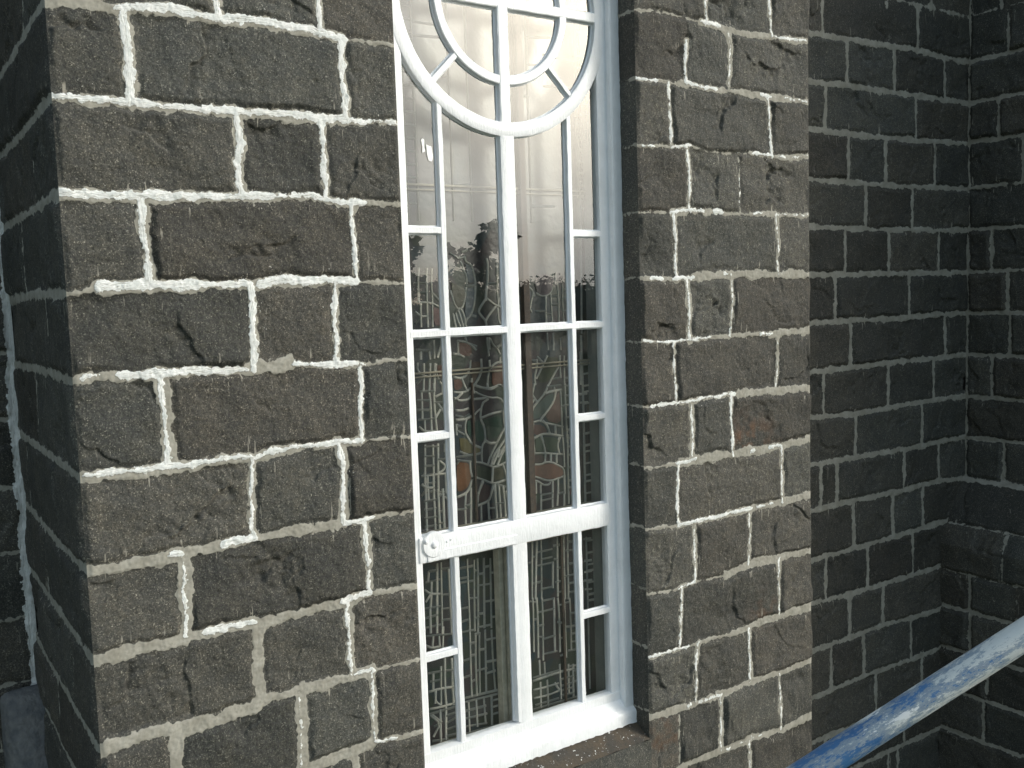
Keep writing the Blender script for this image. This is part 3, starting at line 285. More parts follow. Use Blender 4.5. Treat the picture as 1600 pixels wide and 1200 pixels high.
[2.0857, -0.4707], [2.009, -0.4437], [2.0427, -0.3998], [2.0611, -0.37]], [0.075, 0.045, 0.038], "brown"], [[[1.9585, -0.4387], [1.9618, -0.408], [1.9859, -0.3826], [2.0315,
-0.3553], [2.0574, -0.3505], [2.0473, -0.3915], [1.9966, -0.4338]], [0.035, 0.055, 0.05], "grey green"], [[[2.035, -0.2203], [2.0822, -0.2232], [2.079, -0.2509], [2.0361, -0.3087],
[1.9977, -0.311], [1.9857, -0.2945], [2.0036, -0.2666], [2.0215, -0.2402]], [0.022, 0.03, 0.015], "dark green"], [[[1.6664, -0.1492], [1.6928, -0.1506], [1.7151, -0.1649], [1.7138,
-0.1959], [1.6833, -0.1941], [1.6648, -0.1848]], [0.07, 0.03, 0.022], "red brown"], [[[1.7128, -0.2172], [1.7475, -0.2178], [1.7464, -0.2441], [1.7214, -0.2852], [1.7114,
-0.2943]], [0.05, 0.032, 0.022], "dark brown"], [[[1.7952, -0.2475], [1.8277, -0.2297], [1.8494, -0.2378], [1.8487, -0.3067], [1.8229, -0.298], [1.7907, -0.3089]], [0.07, 0.032,
0.022], "red"], [[[1.6403, -0.2709], [1.6685, -0.273], [1.6751, -0.2948], [1.6593, -0.3082], [1.6406, -0.3067]], [0.07, 0.028, 0.02], "red"], [[[1.5783, -0.2196], [1.6023, -0.218],
[1.6023, -0.2599], [1.5872, -0.2653], [1.5793, -0.239]], [0.06, 0.025, 0.02], "red"], [[[1.5732, -0.026], [1.5985, -0.0332], [1.6033, -0.0876], [1.5704, -0.0862]], [0.07, 0.035,
0.035], "plum"], [[[1.7182, -0.5728], [1.7763, -0.5919], [1.7725, -0.6371], [1.7375, -0.6223], [1.7165, -0.6128]], [0.03, 0.04, 0.028], "moss green"], [[[1.7881, -0.5951], [1.8224,
-0.591], [1.8307, -0.6347], [1.7844, -0.637]], [0.035, 0.035, 0.022], "umber"], [[[1.9684, -0.5102], [1.9918, -0.5058], [2.0069, -0.5599], [1.9666, -0.5569]], [0.025, 0.04, 0.028],
"green"], [[[2.0004, -0.505], [2.0709, -0.518], [2.0614, -0.5416], [2.0648, -0.5685], [2.0175, -0.5612]], [0.025, 0.036, 0.022], "green"], [[[1.6862, -0.4185], [1.7018, -0.4134],
[1.7008, -0.4813], [1.6846, -0.4547]], [0.015, 0.04, 0.03], "deep green"], [[[1.717, -0.4182], [1.7325, -0.4198], [1.7507, -0.45], [1.7528, -0.4937], [1.714, -0.4894]], [0.015,
0.045, 0.025], "deep green"], [[[1.7501, -0.4182], [1.8258, -0.4088], [1.83, -0.4531], [1.8086, -0.4847], [1.7607, -0.4929], [1.7607, -0.446]], [0.012, 0.03, 0.022],
"bottle green"], [[[1.6442, 0.0538], [1.6996, 0.035], [1.6943, -0.0004], [1.6817, -0.029], [1.6629, -0.03], [1.6463, 0.017]], [0.045, 0.04, 0.028], "umber"], [[[1.7072, 0.0349],
[1.7339, 0.0343], [1.7301, -0.0095], [1.719, -0.0449], [1.7028, -0.0671], [1.6918, -0.0569], [1.6977, -0.0085]], [0.014, 0.035, 0.05], "blue"], [[[1.7013, 0.1166], [1.7218,
0.1084], [1.7318, 0.0743], [1.7347, 0.0532], [1.7098, 0.0504], [1.7071, 0.0747]], [0.014, 0.04, 0.055], "blue"], [[[1.7446, -0.6423], [1.7737, -0.6548], [1.7619, -0.6989], [1.7203,
-0.7063], [1.7215, -0.6762]], [0.045, 0.03, 0.03], "plum brown"], [[[2.114, -0.7107], [2.1295, -0.7129], [2.1287, -0.7344], [2.1131, -0.7357]], [0.06, 0.03, 0.04], "plum"],
[[[1.9578, -0.568], [2.0, -0.5714], [2.0012, -0.5978], [1.9546, -0.5955]], [0.05, 0.03, 0.03], "plum brown"]],
"DISC": [[[1.9864, 0.0399], [1.9938, 0.0143], [2.0081, 0.0038], [2.0248, -0.0001], [2.0418, 0.0029], [2.0572, 0.0162], [2.0665, 0.0365], [2.0651, 0.0571], [2.0528, 0.071], [2.0277,
0.0782], [2.0022, 0.0718], [1.9892, 0.0584]]]
}


# ------------------------------------------------------------------ helpers
def link(o): scene.collection.objects.link(o); return o
def tag(o, label=None, cat=None, group=None, kind=None):
    for k, v in (('label', label), ('category', cat), ('group', group), ('kind', kind)):
        if v: o[k] = v
    return o
def mesh_obj(name, verts, faces, mats, parent=None, midx=None, smooth=False):
    me = bpy.data.meshes.new(name)
    me.from_pydata([tuple(v) for v in verts], [], faces); me.update()
    for m in (mats if isinstance(mats, (list, tuple)) else [mats]): me.materials.append(m)
    if midx is not None: me.polygons.foreach_set('material_index', midx)
    if smooth: me.polygons.foreach_set('use_smooth', [True] * len(me.polygons))
    o = link(bpy.data.objects.new(name, me))
    if parent: o.parent = parent
    return o
def bm_obj(name, bm, mat, parent=None, smooth=False, bevel=0):
    bmesh.ops.recalc_face_normals(bm, faces=bm.faces)
    if bevel: bmesh.ops.bevel(bm, geom=[e for e in bm.edges if e.calc_face_angle(0) > .5], offset=bevel, segments=2, affect='EDGES', profile=.5)
    me = bpy.data.meshes.new(name); bm.to_mesh(me); bm.free(); me.materials.append(mat)
    if smooth: me.polygons.foreach_set('use_smooth', [True] * len(me.polygons))
    o = link(bpy.data.objects.new(name, me))
    if parent: o.parent = parent
    return o
def add_box(bm, a, b):
    (x0, y0, z0), (x1, y1, z1) = a, b
    v = [bm.verts.new(p) for p in ((x0, y0, z0), (x1, y0, z0), (x1, y1, z0), (x0, y1, z0), (x0, y0, z1), (x1, y0, z1), (x1, y1, z1), (x0, y1, z1))]
    for f in ((0, 3, 2, 1), (4, 5, 6, 7), (0, 1, 5, 4), (1, 2, 6, 5), (2, 3, 7, 6), (3, 0, 4, 7)): bm.faces.new([v[i] for i in f])
# ---- noise on numpy arrays
_G = rs.uniform(0, 2 * np.pi, (256, 256)); _GX, _GY = np.cos(_G), np.sin(_G)
def perlin(x, y, seed=0):
    x = x + seed * 17.31; y = y - seed * 9.77
    xi = np.floor(x).astype(int); yi = np.floor(y).astype(int); xf = x - xi; yf = y - yi
    u = xf * xf * xf * (xf * (xf * 6 - 15) + 10); v = yf * yf * yf * (yf * (yf * 6 - 15) + 10)
    def g(i, j, dx, dy): a = (xi + i) & 255; b = (yi + j) & 255; return _GX[a, b] * dx + _GY[a, b] * dy
    n0 = g(0, 0, xf, yf) * (1 - u) + g(1, 0, xf - 1, yf) * u
    n1 = g(0, 1, xf, yf - 1) * (1 - u) + g(1, 1, xf - 1, yf - 1) * u
    return (n0 * (1 - v) + n1 * v) * 1.5
def fbm(x, y, f, octv=4, seed=0, gain=.5):
    s = 0; a = 1
    for i in range(octv): s = s + a * perlin(x * f, y * f, seed + i * 3); f *= 2.07; a *= gain
    return s
def sst(a, b, x): t = np.clip((x - a) / (b - a), 0, 1); return t * t * (3 - 2 * t)

# ------------------------------------------------------------------ materials
def mat(name):
    m = bpy.data.materials.new(name); m.use_nodes = True; t = m.node_tree
    return m, t, t.nodes['Principled BSDF']
def link_(t, a, b): t.links.new(a, b)
def noise(t, vec, scale, detail=3, rough=.55, dist=0):
    n = N(t, 'ShaderNodeTexNoise'); n.inputs['Scale'].default_value = scale; n.inputs['Detail'].default_value = detail
    n.inputs['Roughness'].default_value = rough; n.inputs['Distortion'].default_value = dist
    if vec is not None: t.links.new(vec, n.inputs['Vector'])
    return n.outputs[0]
def mth(t, op, a, b=None, c=None, clamp=False):
    n = N(t, 'ShaderNodeMath', operation=op); n.use_clamp = clamp
    for i, v in enumerate((a, b, c)):
        if v is None: continue
        if isinstance(v, (int, float)): n.inputs[i].default_value = v
        else: t.links.new(v, n.inputs[i])
    return n.outputs[0]
def mrange(t, v, a, b, c=0., d=1., smooth=False):
    n = N(t, 'ShaderNodeMapRange')
    if smooth: n.interpolation_type = 'SMOOTHSTEP'
    t.links.new(v, n.inputs[0])
    for i, q in enumerate((a, b, c, d)): n.inputs[i + 1].default_value = q
    return n.outputs[0]
def mixc(t, f, a, b, mode='MIX'):
    n = N(t, 'ShaderNodeMix', data_type='RGBA', blend_type=mode)
    if isinstance(f, (int, float)): n.inputs['Factor'].default_value = f
    else: t.links.new(f, n.inputs['Factor'])
    for k, v in (('A', a), ('B', b)):
        if isinstance(v, tuple): n.inputs[k].default_value = v + ((1,) if len(v) == 3 else ())
        else: t.links.new(v, n.inputs[k])
    return n.outputs['Result']
def attr(t, name): n = N(t, 'ShaderNodeAttribute'); n.attribute_name = name; return n.outputs['Fac']
def bump(t, h, strength, dist, normal=None):
    n = N(t, 'ShaderNodeBump'); n.inputs['Strength'].default_value = strength; n.inputs['Distance'].default_value = dist
    t.links.new(h, n.inputs['Height'])
    if normal is not None: t.links.new(normal, n.inputs['Normal'])
    return n.outputs[0]
def objco(t): return N(t, 'ShaderNodeTexCoord').outputs['Object']

def masonry_material():
    m, t, b = mat('basalt_masonry'); v = objco(t)
    jd, wd, tint, rust = attr(t, 'jd'), attr(t, 'wd'), attr(t, 'tint'), attr(t, 'rust')
    # --- stone
    n1 = noise(t, v, 9, 5, .6); n2 = noise(t, v, 55, 5, .65); n3 = noise(t, v, 210, 3, .7); n4 = noise(t, v, 230, 3, .6); n5 = noise(t, v, 150, 4, .7)
    base = mixc(t, mrange(t, n1, .35, .68), (.055, .052, .045), (.092, .081, .062))
    base = mixc(t, mrange(t, n2, .40, .62), mixc(t, .5, base, (.046, .047, .046)), base)
    base = mixc(t, mrange(t, n3, .49, .60, 0, .9), base, (.032, .031, .028)); base = mixc(t, mrange(t, n5, .53, .66, 0, .5), base, (.17, .16, .125))
    sp = mth(t, 'MULTIPLY', mrange(t, n4, .595, .645), mrange(t, n2, .4, .6, .35, 1))
    base = mixc(t, mth(t, 'MULTIPLY', sp, .8), base, (.33, .30, .24))
    base = mixc(t, mth(t, 'MULTIPLY', attr(t, 'tone'), .45), base, mixc(t, 1.0, base, (.80, .98, 1.08), 'MULTIPLY'))
    br = N(t, 'ShaderNodeVectorMath', operation='SCALE'); t.links.new(base, br.inputs[0]); t.links.new(tint, br.inputs['Scale'])
    stone = mixc(t, mth(t, 'MULTIPLY', rust, mrange(t, noise(t, v, 16, 4), .45, .66)), br.outputs[0], (.17, .075, .03))
    dm = N(t, 'ShaderNodeMapping'); dm.inputs['Scale'].default_value = (1, 1, .10); t.links.new(v, dm.inputs[0])
    drip = mth(t, 'MULTIPLY', mrange(t, noise(t, dm.outputs[0], 85, 3, .5), .665, .70), mrange(t, jd, .012, .055, 1, 0)); stone = mixc(t, mth(t, 'MULTIPLY', drip, .8), stone, (.33, .31, .26))
    fleck = mth(t, 'MULTIPLY', mrange(t, noise(t, v, 130, 2, .5), .735, .75), mrange(t, wd, .0, .06, 1, 0)); stone = mixc(t, fleck, stone, (.62, .61, .55))
    # --- pointing mortar
    r1 = noise(t, v, 48, 2.5, .5); r2 = noise(t, v, 24, 3, .5)
    jn = mth(t, 'ADD', jd, mth(t, 'ADD', mth(t, 'MULTIPLY', mth(t, 'SUBTRACT', r1, .5), .016), mth(t, 'MULTIPLY', mth(t, 'SUBTRACT', r2, .5), .012)))
    fm = mrange(t, jn, -.0008, .0008, 1, 0)
    mor = mixc(t, mrange(t, noise(t, v, 22, 4), .35, .65), (.26, .25, .21), (.35, .34, .295))
    mor = mixc(t, mrange(t, noise(t, v, 180, 3), .5, .75, 0, .5), mor, (.22, .205, .17))
    c = mixc(t, fm, stone, mor)
    # --- white painted ribbon: streaked, lets the mortar through
    cmb = N(t, 'ShaderNodeCombineXYZ'); t.links.new(mth(t, 'MULTIPLY', attr(t, 'al'), 9), cmb.inputs[0]); t.links.new(mth(t, 'MULTIPLY', attr(t, 'pd'), 150), cmb.inputs[1])
    w1 = noise(t, v, 75, 3, .6); w2 = noise(t, v, 26, 3, .6); ws = noise(t, cmb.outputs[0], 2.2, 5, .7, .4)
    wn = mth(t, 'ADD', wd, mth(t, 'ADD', mth(t, 'MULTIPLY', mth(t, 'SUBTRACT', w1, .5), .016), mth(t, 'MULTIPLY', mth(t, 'SUBTRACT', w2, .5), .022)))
    fw = mrange(t, wn, -.0010, .0006, 1, 0)
    wear = mth(t, 'ADD', mrange(t, noise(t, v, 240, 4, .7), .60, .72, 0, .4), mrange(t, ws, .54, .64, 0, .75), clamp=True)
    whi = mixc(t, wear, mixc(t, mrange(t, noise(t, v, 45, 4), .4, .7), (.88, .89, .87), (.70, .73, .71)), (.34, .33, .28))
    c = mixc(t, fw, c, whi)
    t.links.new(c, b.inputs['Base Color'])
    t.links.new(mrange(t, fm, 0, 1, .78, .9), b.inputs['Roughness']); b.inputs['Specular IOR Level'].default_value = .35
    hs = mth(t, 'ADD', mth(t, 'MULTIPLY', n2, .9), mth(t, 'MULTIPLY', n3, .5))
    hm = mth(t, 'ADD', mth(t, 'MULTIPLY', r1, .35), .55)
    hw = mth(t, 'ADD', mth(t, 'MULTIPLY', mth(t, 'ADD', w1, mth(t, 'MULTIPLY', ws, -1.6)), .9), 1.35)
    h = mth(t, 'MULTIPLY_ADD', fm, mth(t, 'SUBTRACT', hm, hs), hs)
    h = mth(t, 'MULTIPLY_ADD', fw, mth(t, 'SUBTRACT', hw, h), h)
    t.links.new(bump(t, h, .9, .0035), b.inputs['Normal'])
    return m
STONE = masonry_material()

def simple(name, col, rough=.5, col2=None, nscale=20, bs=.2, bd=.002, bscale=120, spec=.5, metallic=0):
    m, t, b = mat(name); v = objco(t)
    if col2: t.links.new(mixc(t, mrange(t, noise(t, v, nscale, 5), .38, .62), col, col2), b.inputs['Base Color'])
    else: b.inputs['Base Color'].default_value = col + (1,)
    b.inputs['Roughness'].default_value = rough; b.inputs['Specular IOR Level'].default_value = spec; b.inputs['Metallic'].default_value = metallic
    if bs: t.links.new(bump(t, noise(t, v, bscale, 4), bs, bd), b.inputs['Normal'])
    return m
def paint_material():
    m, t, b = mat('white_gloss_paint'); v = objco(t)
    mp_ = N(t, 'ShaderNodeMapping'); mp_.inputs['Scale'].default_value = (1, 1, .12); t.links.new(v, mp_.inputs[0])
    br = noise(t, mp_.outputs[0], 180, 4, .6); lump = noise(t, v, 30, 3); dirt = noise(t, v, 6, 6, .7)
    c = mixc(t, mrange(t, dirt, .42, .72, 0, .55), (.84, .86, .88), (.66, .68, .68))
    c = mixc(t, mrange(t, noise(t, v, 110, 5, .75), .665, .70, 0, .6), c, (.42, .42, .40))
    t.links.new(c, b.inputs['Base Color']); b.inputs['Roughness'].default_value = .38
    t.links.new(bump(t, mth(t, 'ADD', mth(t, 'MULTIPLY', br, .9), lump), .5, .004), b.inputs['Normal'])
    return m
WHITE = paint_material()
LEAD = simple('weathered_lead', (.22, .23, .215), .6, (.30, .29, .25), 40, .4, .002, 200)
TAN = simple('old_tan_timber', (.26, .235, .175), .6, (.19, .17, .13), 30, .3, .002, 80)
TANP = simple('dusty_tan_sill', (.20, .195, .17), .8, (.30, .27, .21), 18, .3, .002, 90)
GREYJ = simple('grey_painted_reveal', (.20, .22, .21), .7, (.15, .17, .17), 12, .2, .002, 60)
POSTM = simple('pale_tan_post', (.68, .62, .50), .6, (.52, .47, .37), 30, .3, .002, 80)
DARKROD = simple('rusty_rod', (.03, .02, .016), .7, (.05, .03, .02), 60)
def pane_material():
    m = bpy.data.materials.new('old_window_glass'); m.use_nodes = True; t = m.node_tree; t.nodes.clear()
    out = N(t, 'ShaderNodeOutputMaterial'); v = objco(t)
    tr = N(t, 'ShaderNodeBsdfTransparent'); tr.inputs[0].default_value = (.93, .95, .94, 1)
    gl = N(t, 'ShaderNodeBsdfGlossy'); gl.inputs['Roughness'].default_value = .0
    fr = N(t, 'ShaderNodeFresnel'); geo = N(t, 'ShaderNodeNewGeometry'); t.links.new(mrange(t, geo.outputs['Backfacing'], 0, 1, 1.52, 1 / 1.52), fr.inputs[0])
    mp_ = N(t, 'ShaderNodeMapping'); mp_.inputs['Scale'].default_value = (1, 1, .25); t.links.new(v, mp_.inputs[0])
    nb = bump(t, noise(t, mp_.outputs[0], 6, 2, .4), .02, .01)
    t.links.new(nb, gl.inputs['Normal']); t.links.new(nb, fr.inputs['Normal'])
    f = mth(t, 'MULTIPLY', fr.outputs[0], 1.9, clamp=True)
    mix = N(t, 'ShaderNodeMixShader'); t.links.new(f, mix.inputs[0]); t.links.new(tr.outputs[0], mix.inputs[1]); t.links.new(gl.outputs[0], mix.inputs[2])
    # film of dust and runs
    df = N(t, 'ShaderNodeBsdfDiffuse'); df.inputs[0].default_value = (.55, .54, .48, 1)
    mp2 = N(t, 'ShaderNodeMapping'); mp2.inputs['Scale'].default_value = (1, 1, .06); t.links.new(v, mp2.inputs[0])
    st = mrange(t, noise(t, mp2.outputs[0], 60, 4, .6), .42, .72, .006, .035)
    cl = mrange(t, noise(t, v, 9, 4), .35, .7, .5, 1.2)
    sp = mrange(t, noise(t, v, 150, 2), .735, .76, 0, .35)
    fd = mth(t, 'ADD', mth(t, 'MULTIPLY', st, cl), sp, clamp=True)
    mix2 = N(t, 'ShaderNodeMixShader'); t.links.new(fd, mix2.inputs[0]); t.links.new(mix.outputs[0], mix2.inputs[1]); t.links.new(df.outputs[0], mix2.inputs[2])
    t.links.new(mix2.outputs[0], out.inputs[0]); return m
PANE = pane_material()
def stained(name, col, vary=True):
    m, t, b = mat(name); v = objco(t)
    if vary:
        vo = N(t, 'ShaderNodeTexVoronoi'); vo.inputs['Scale'].default_value = 14; t.links.new(v, vo.inputs['Vector'])
        hs = N(t, 'ShaderNodeSeparateColor'); t.links.new(vo.outputs['Color'], hs.inputs[0])
        a = mixc(t, mrange(t, hs.outputs[0], .3, .7), col, (.014, .026, .034)); a = mixc(t, mrange(t, hs.outputs[1], .55, .8, 0, .8), a, (.03, .022, .026))
        a = mixc(t, mrange(t, hs.outputs[2], .6, .9, 0, .7), a, (.022, .034, .022))
        t.links.new(a, b.inputs['Base Color'])
    else:
        t.links.new(mixc(t, mrange(t, noise(t, v, 25, 4), .3, .7), col, tuple(c * .65 for c in col)), b.inputs['Base Color'])
    b.inputs['Roughness'].default_value = .28; b.inputs['Specular IOR Level'].default_value = .6
    t.links.new(bump(t, noise(t, v, 45, 3), .3, .003), b.inputs['Normal']); return m
SGLASS = stained('dark_stained_glass', (.022, .024, .028))

# ------------------------------------------------------------------ masonry faces
def interp_ranges(u, rngs, default=0., soft=.006):
    w = np.full_like(u, default)
    for a, b, q in rngs:
        k = sst(a - soft, a + soft, u) * (1 - sst(b - soft, b + soft, u)); w = w * (1 - k) + q * k
    return w
def face(name, origin, U, Nn, us, zs, joints, blocks, parent=None, hole=None, offset=None, bulge=(.006, .020), rough=1., fade=(1, 1, 1, 1), seed=0, label=None, smear=1.0, rustspots=()):
    """displaced masonry sheet; joints: list of (pts[(u,z)], halfwidth fn(u,z)->m, white fn(u,z)->0..1, ribbon halfwidth)"""
    us = np.array(us); zs = np.array(zs); UU, ZZ = np.meshgrid(us, zs); nu, nz_ = len(us), len(zs)
    wu = UU + .0045 * fbm(UU, ZZ, 14, 3, seed) + .002 * fbm(UU, ZZ, 60, 2, seed + 5)
    wz = ZZ + .0045 * fbm(UU, ZZ, 13, 3, seed + 20) + .002 * fbm(UU, ZZ, 65, 2, seed + 25)
    jd = np.full_like(UU, .2); wd = np.full_like(UU, .2); pd_ = np.zeros_like(UU); al_ = np.zeros_like(UU); jn = .45 * fbm(UU, ZZ, 8, 4, seed + 40, .6)
    for pts, hwf, wf, rw in joints:
        for (a, b), (c, d) in zip(pts[:-1], pts[1:]):
            L2 = (c - a) ** 2 + (d - b) ** 2
            if L2 < 1e-8: continue
            i0, i1 = np.searchsorted(us, [min(a, c) - .07, max(a, c) + .07]); j0, j1 = np.searchsorted(zs, [min(b, d) - .07, max(b, d) + .07])
            if i1 <= i0 or j1 <= j0: continue
            s = np.s_[j0:j1, i0:i1]; x = wu[s]; z = wz[s]
            t = np.clip(((x - a) * (c - a) + (z - b) * (d - b)) / L2, 0, 1)
            px = a + t * (c - a); pz = b + t * (d - b); dd = np.hypot(x - px, z - pz)
            hw = hwf(px, pz) * (1 + jn[s]); w = wf(px, pz)
            jd[s] = np.minimum(jd[s], np.where(hw > .0005, dd - hw, .2))
            rwid = rw * w * (1 + .8 * jn[s])
            Ls = math.sqrt(L2); horiz = abs(c - a) > abs(d - b)
            pe = ((z - b) * (c - a) - (x - a) * (d - b)) / Ls * (1. if ((c > a) if horiz else (b > d)) else -1.)   # up on beds, right on heads
            pe2 = pe - .22 * hw if horiz else pe + .18 * hw
            d2 = np.where(dd > np.abs(pe) + 1e-6, dd, np.abs(pe2))
            cand = np.where(w > .06, d2 - rwid, .2); up_ = cand < wd[s]
            pd_[s] = np.where(up_, pe2, pd_[s]); al_[s] = np.where(up_, t * Ls + a * 1.0 + b * 1.7, al_[s]); wd[s] = np.minimum(wd[s], cand)
    bid = blocks(wu, wz)
    ub, inv = np.unique(bid, return_inverse=True); inv = inv.reshape(bid.shape); nb = len(ub)
    r = np.random.RandomState(seed + 3)
    tint = r.uniform(.74, 1.2, nb)[inv]; tone = r.uniform(0, 1, nb)[inv]; bul = r.uniform(bulge[0], bulge[1], nb)[inv]
    rust = np.zeros_like(UU)
    for (ru, rz, rr_, ra) in rustspots: rust = np.maximum(rust, ra * np.exp(-((UU - ru) ** 2 + (ZZ - rz) ** 2 * 1.6) / rr_ ** 2) * (inv == inv[np.searchsorted(zs, rz), np.searchsorted(us, ru)]))
    s = sst(-.002, .016, jd)
    h = .001 + s * bul
    tx = (r.uniform(-1, 1, nb)[inv]); tz = (r.uniform(-1, 1, nb)[inv])
    cx = np.zeros(nb); cz = np.zeros(nb); cnt = np.bincount(inv.ravel(), minlength=nb)
    cx = (np.bincount(inv.ravel(), UU.ravel(), nb) / cnt)[inv]; cz = (np.bincount(inv.ravel(), ZZ.ravel(), nb) / cnt)[inv]
    h = h + s * ((UU - cx) * tx * .03 + (ZZ - cz) * tz * .05) * rough
    h = h + s * rough * (.0085 * fbm(UU, ZZ, 5.5, 2, seed + 50) + .0016 * fbm(UU, ZZ, 32, 4, seed + 60, .65))
    # broken ledges left by the pitching tool
    for k in range(3):
        ang = r.uniform(0, 2 * np.pi, nb); ox = r.uniform(-.13, .13, nb); oz = r.uniform(-.085, .085, nb); dep = r.uniform(.005, .018, nb) * (r.uniform(0, 1, nb) < .5); ln = r.uniform(.06, .17, nb)
        ca, sa = np.cos(ang)[inv], np.sin(ang)[inv]
        X = UU - cx - ox[inv]; Z = ZZ - cz - oz[inv]
        wob = .028 * fbm(UU, ZZ, 11, 3, seed + 70 + k, .45)
        sd = X * ca + Z * sa + wob + (X * sa - Z * ca) ** 2 * 2.5; al = np.abs(X * sa - Z * ca) / ln[inv]
        win = (1 - sst(.35, 1.0, al)) * (.65 + .5 * fbm(UU, ZZ, 25, 2, seed + 75))
        h = h - s * win * dep[inv] * rough * np.where(sd > 0, np.exp(-sd / .07), 1 - sst(0, .0055, -sd))
    pit = fbm(UU, ZZ, 45, 2, seed + 90); h = h - s * rough * .0025 * sst(.65, .95, pit)
    mort = .0035 + .0018 * fbm(UU, ZZ, 30, 4, seed + 95) + .0012 * fbm(UU, ZZ, 110, 2, seed + 97)
    k = 1 - sst(-.003, .0025, jd); h = h * (1 - k) + (mort * smear) * k
    k = 1 - sst(-.006, .002, wd); h = h + k * (.0014 + .0012 * fbm(UU, ZZ, 90, 3, seed + 99))
    e = np.ones_like(UU)
    for fl, dist in zip(fade, (UU - us[0], us[-1] - UU, ZZ - zs[0], zs[-1] - ZZ)):
        if fl: e = e * sst(0, .014, dist + .003 * fbm(UU, ZZ, 30, 2, seed + 31))* (dist > 1e-6)
    if hole:
        dx = np.maximum(np.maximum(hole[0] - UU, UU - hole[1]), 0); dz = np.maximum(np.maximum(hole[2] - ZZ, ZZ - hole[3]), 0)
        e = e * sst(0, .012, np.hypot(dx, dz))
    h = h * e
    if offset: h = h + offset(UU, ZZ)
    O = np.array(origin); U = np.array(U, float); Nn = np.array(Nn, float)
    P = O[None, None] + UU[..., None] * U + ZZ[..., None] * np.array([0, 0, 1.]) + h[..., None] * Nn
    idx = np.arange(nu * nz_).reshape(nz_, nu)
    a, b, c, d = idx[:-1, :-1], idx[:-1, 1:], idx[1:, 1:], idx[1:, :-1]
    flip = np.dot(np.cross(U, [0, 0, 1.]), Nn) < 0
    Q = np.stack([a, d, c, b] if flip else [a, b, c, d], -1)
    if hole:
        mu = (us[:-1] + us[1:]) / 2; mz = (zs[:-1] + zs[1:]) / 2; A, B = np.meshgrid(mu, mz)
        Q = Q[~((A > hole[0]) & (A < hole[1]) & (B > hole[2]) & (B < hole[3]))]
    Q = Q.reshape(-1, 4)
    me = bpy.data.meshes.new(name); me.vertices.add(nu * nz_); me.vertices.foreach_set('co', P.reshape(-1).astype(np.float32))
    me.loops.add(Q.size); me.polygons.add(len(Q)); me.loops.foreach_set('vertex_index', Q.reshape(-1).astype(np.int32))
    me.polygons.foreach_set('loop_start', np.arange(0, Q.size, 4, dtype=np.int32)); me.polygons.foreach_set('loop_total', np.full(len(Q), 4, np.int32))
    me.polygons.foreach_set('use_smooth', np.ones(len(Q), bool)); me.update(calc_edges=True)
    for nme, arr in (('jd', jd), ('wd', wd), ('pd', pd_), ('al', al_), ('tint', tint), ('tone', tone), ('rust', rust)):
        at = me.attributes.new(nme, 'FLOAT', 'POINT'); at.data.foreach_set('value', arr.reshape(-1).astype(np.float32))
    me.materials.append(STONE); o = link(bpy.data.objects.new(name, me)); o.location.z = ZC
    if parent: o.parent = parent
    if label: o['label'] = label
    return o
def axis_(stops):
    """stops: [x0, step0, x1, step1, x2 ...] -> coordinates"""
    out = [stops[0]]
    for i in range(0, len(stops) - 2, 2):
        a, st, b = stops[i], stops[i + 1], stops[i + 2]; n = max(1, int(round((b - a) / st))); out += list(a + (b - a) * np.arange(1, n + 1) / n)
    return out
CH_ = .0898 * S                                            # height of a course
ZK = [round(.3735 * S - CH_ * k, 4) for k in range(-6, 26)]    # bed joints of the whole building (relative to eye height)
def bed_fn(pts): a = np.array(pts); return lambda u: np.interp(u, a[:, 0], a[:, 1])
def const(v): return lambda u, z: np.full_like(u, v)
def make_blocks(beds, heads):
    """beds: list of fn(u)->z sorted top to bottom; heads: dict course index -> list of pts"""
    def f(u, z):
        c = np.zeros(u.shape, int)
        for b in beds: c += (z < b(u))
        bid = c * 100
        for k, lst in heads.items():
            m = c == k
            for pts in lst:
                a = np.array(pts)[::-1]; a = a[np.argsort(a[:, 1])]
                bid = bid + (m & (u > np.interp(z, a[:, 1], a[:, 0])))
        return bid
    return f
church = tag(link(bpy.data.objects.new('stone_church', None)), 'dark basalt stone church wall with white pointed joints round a tall white window', 'church'); church.location = (0, 0, 0)

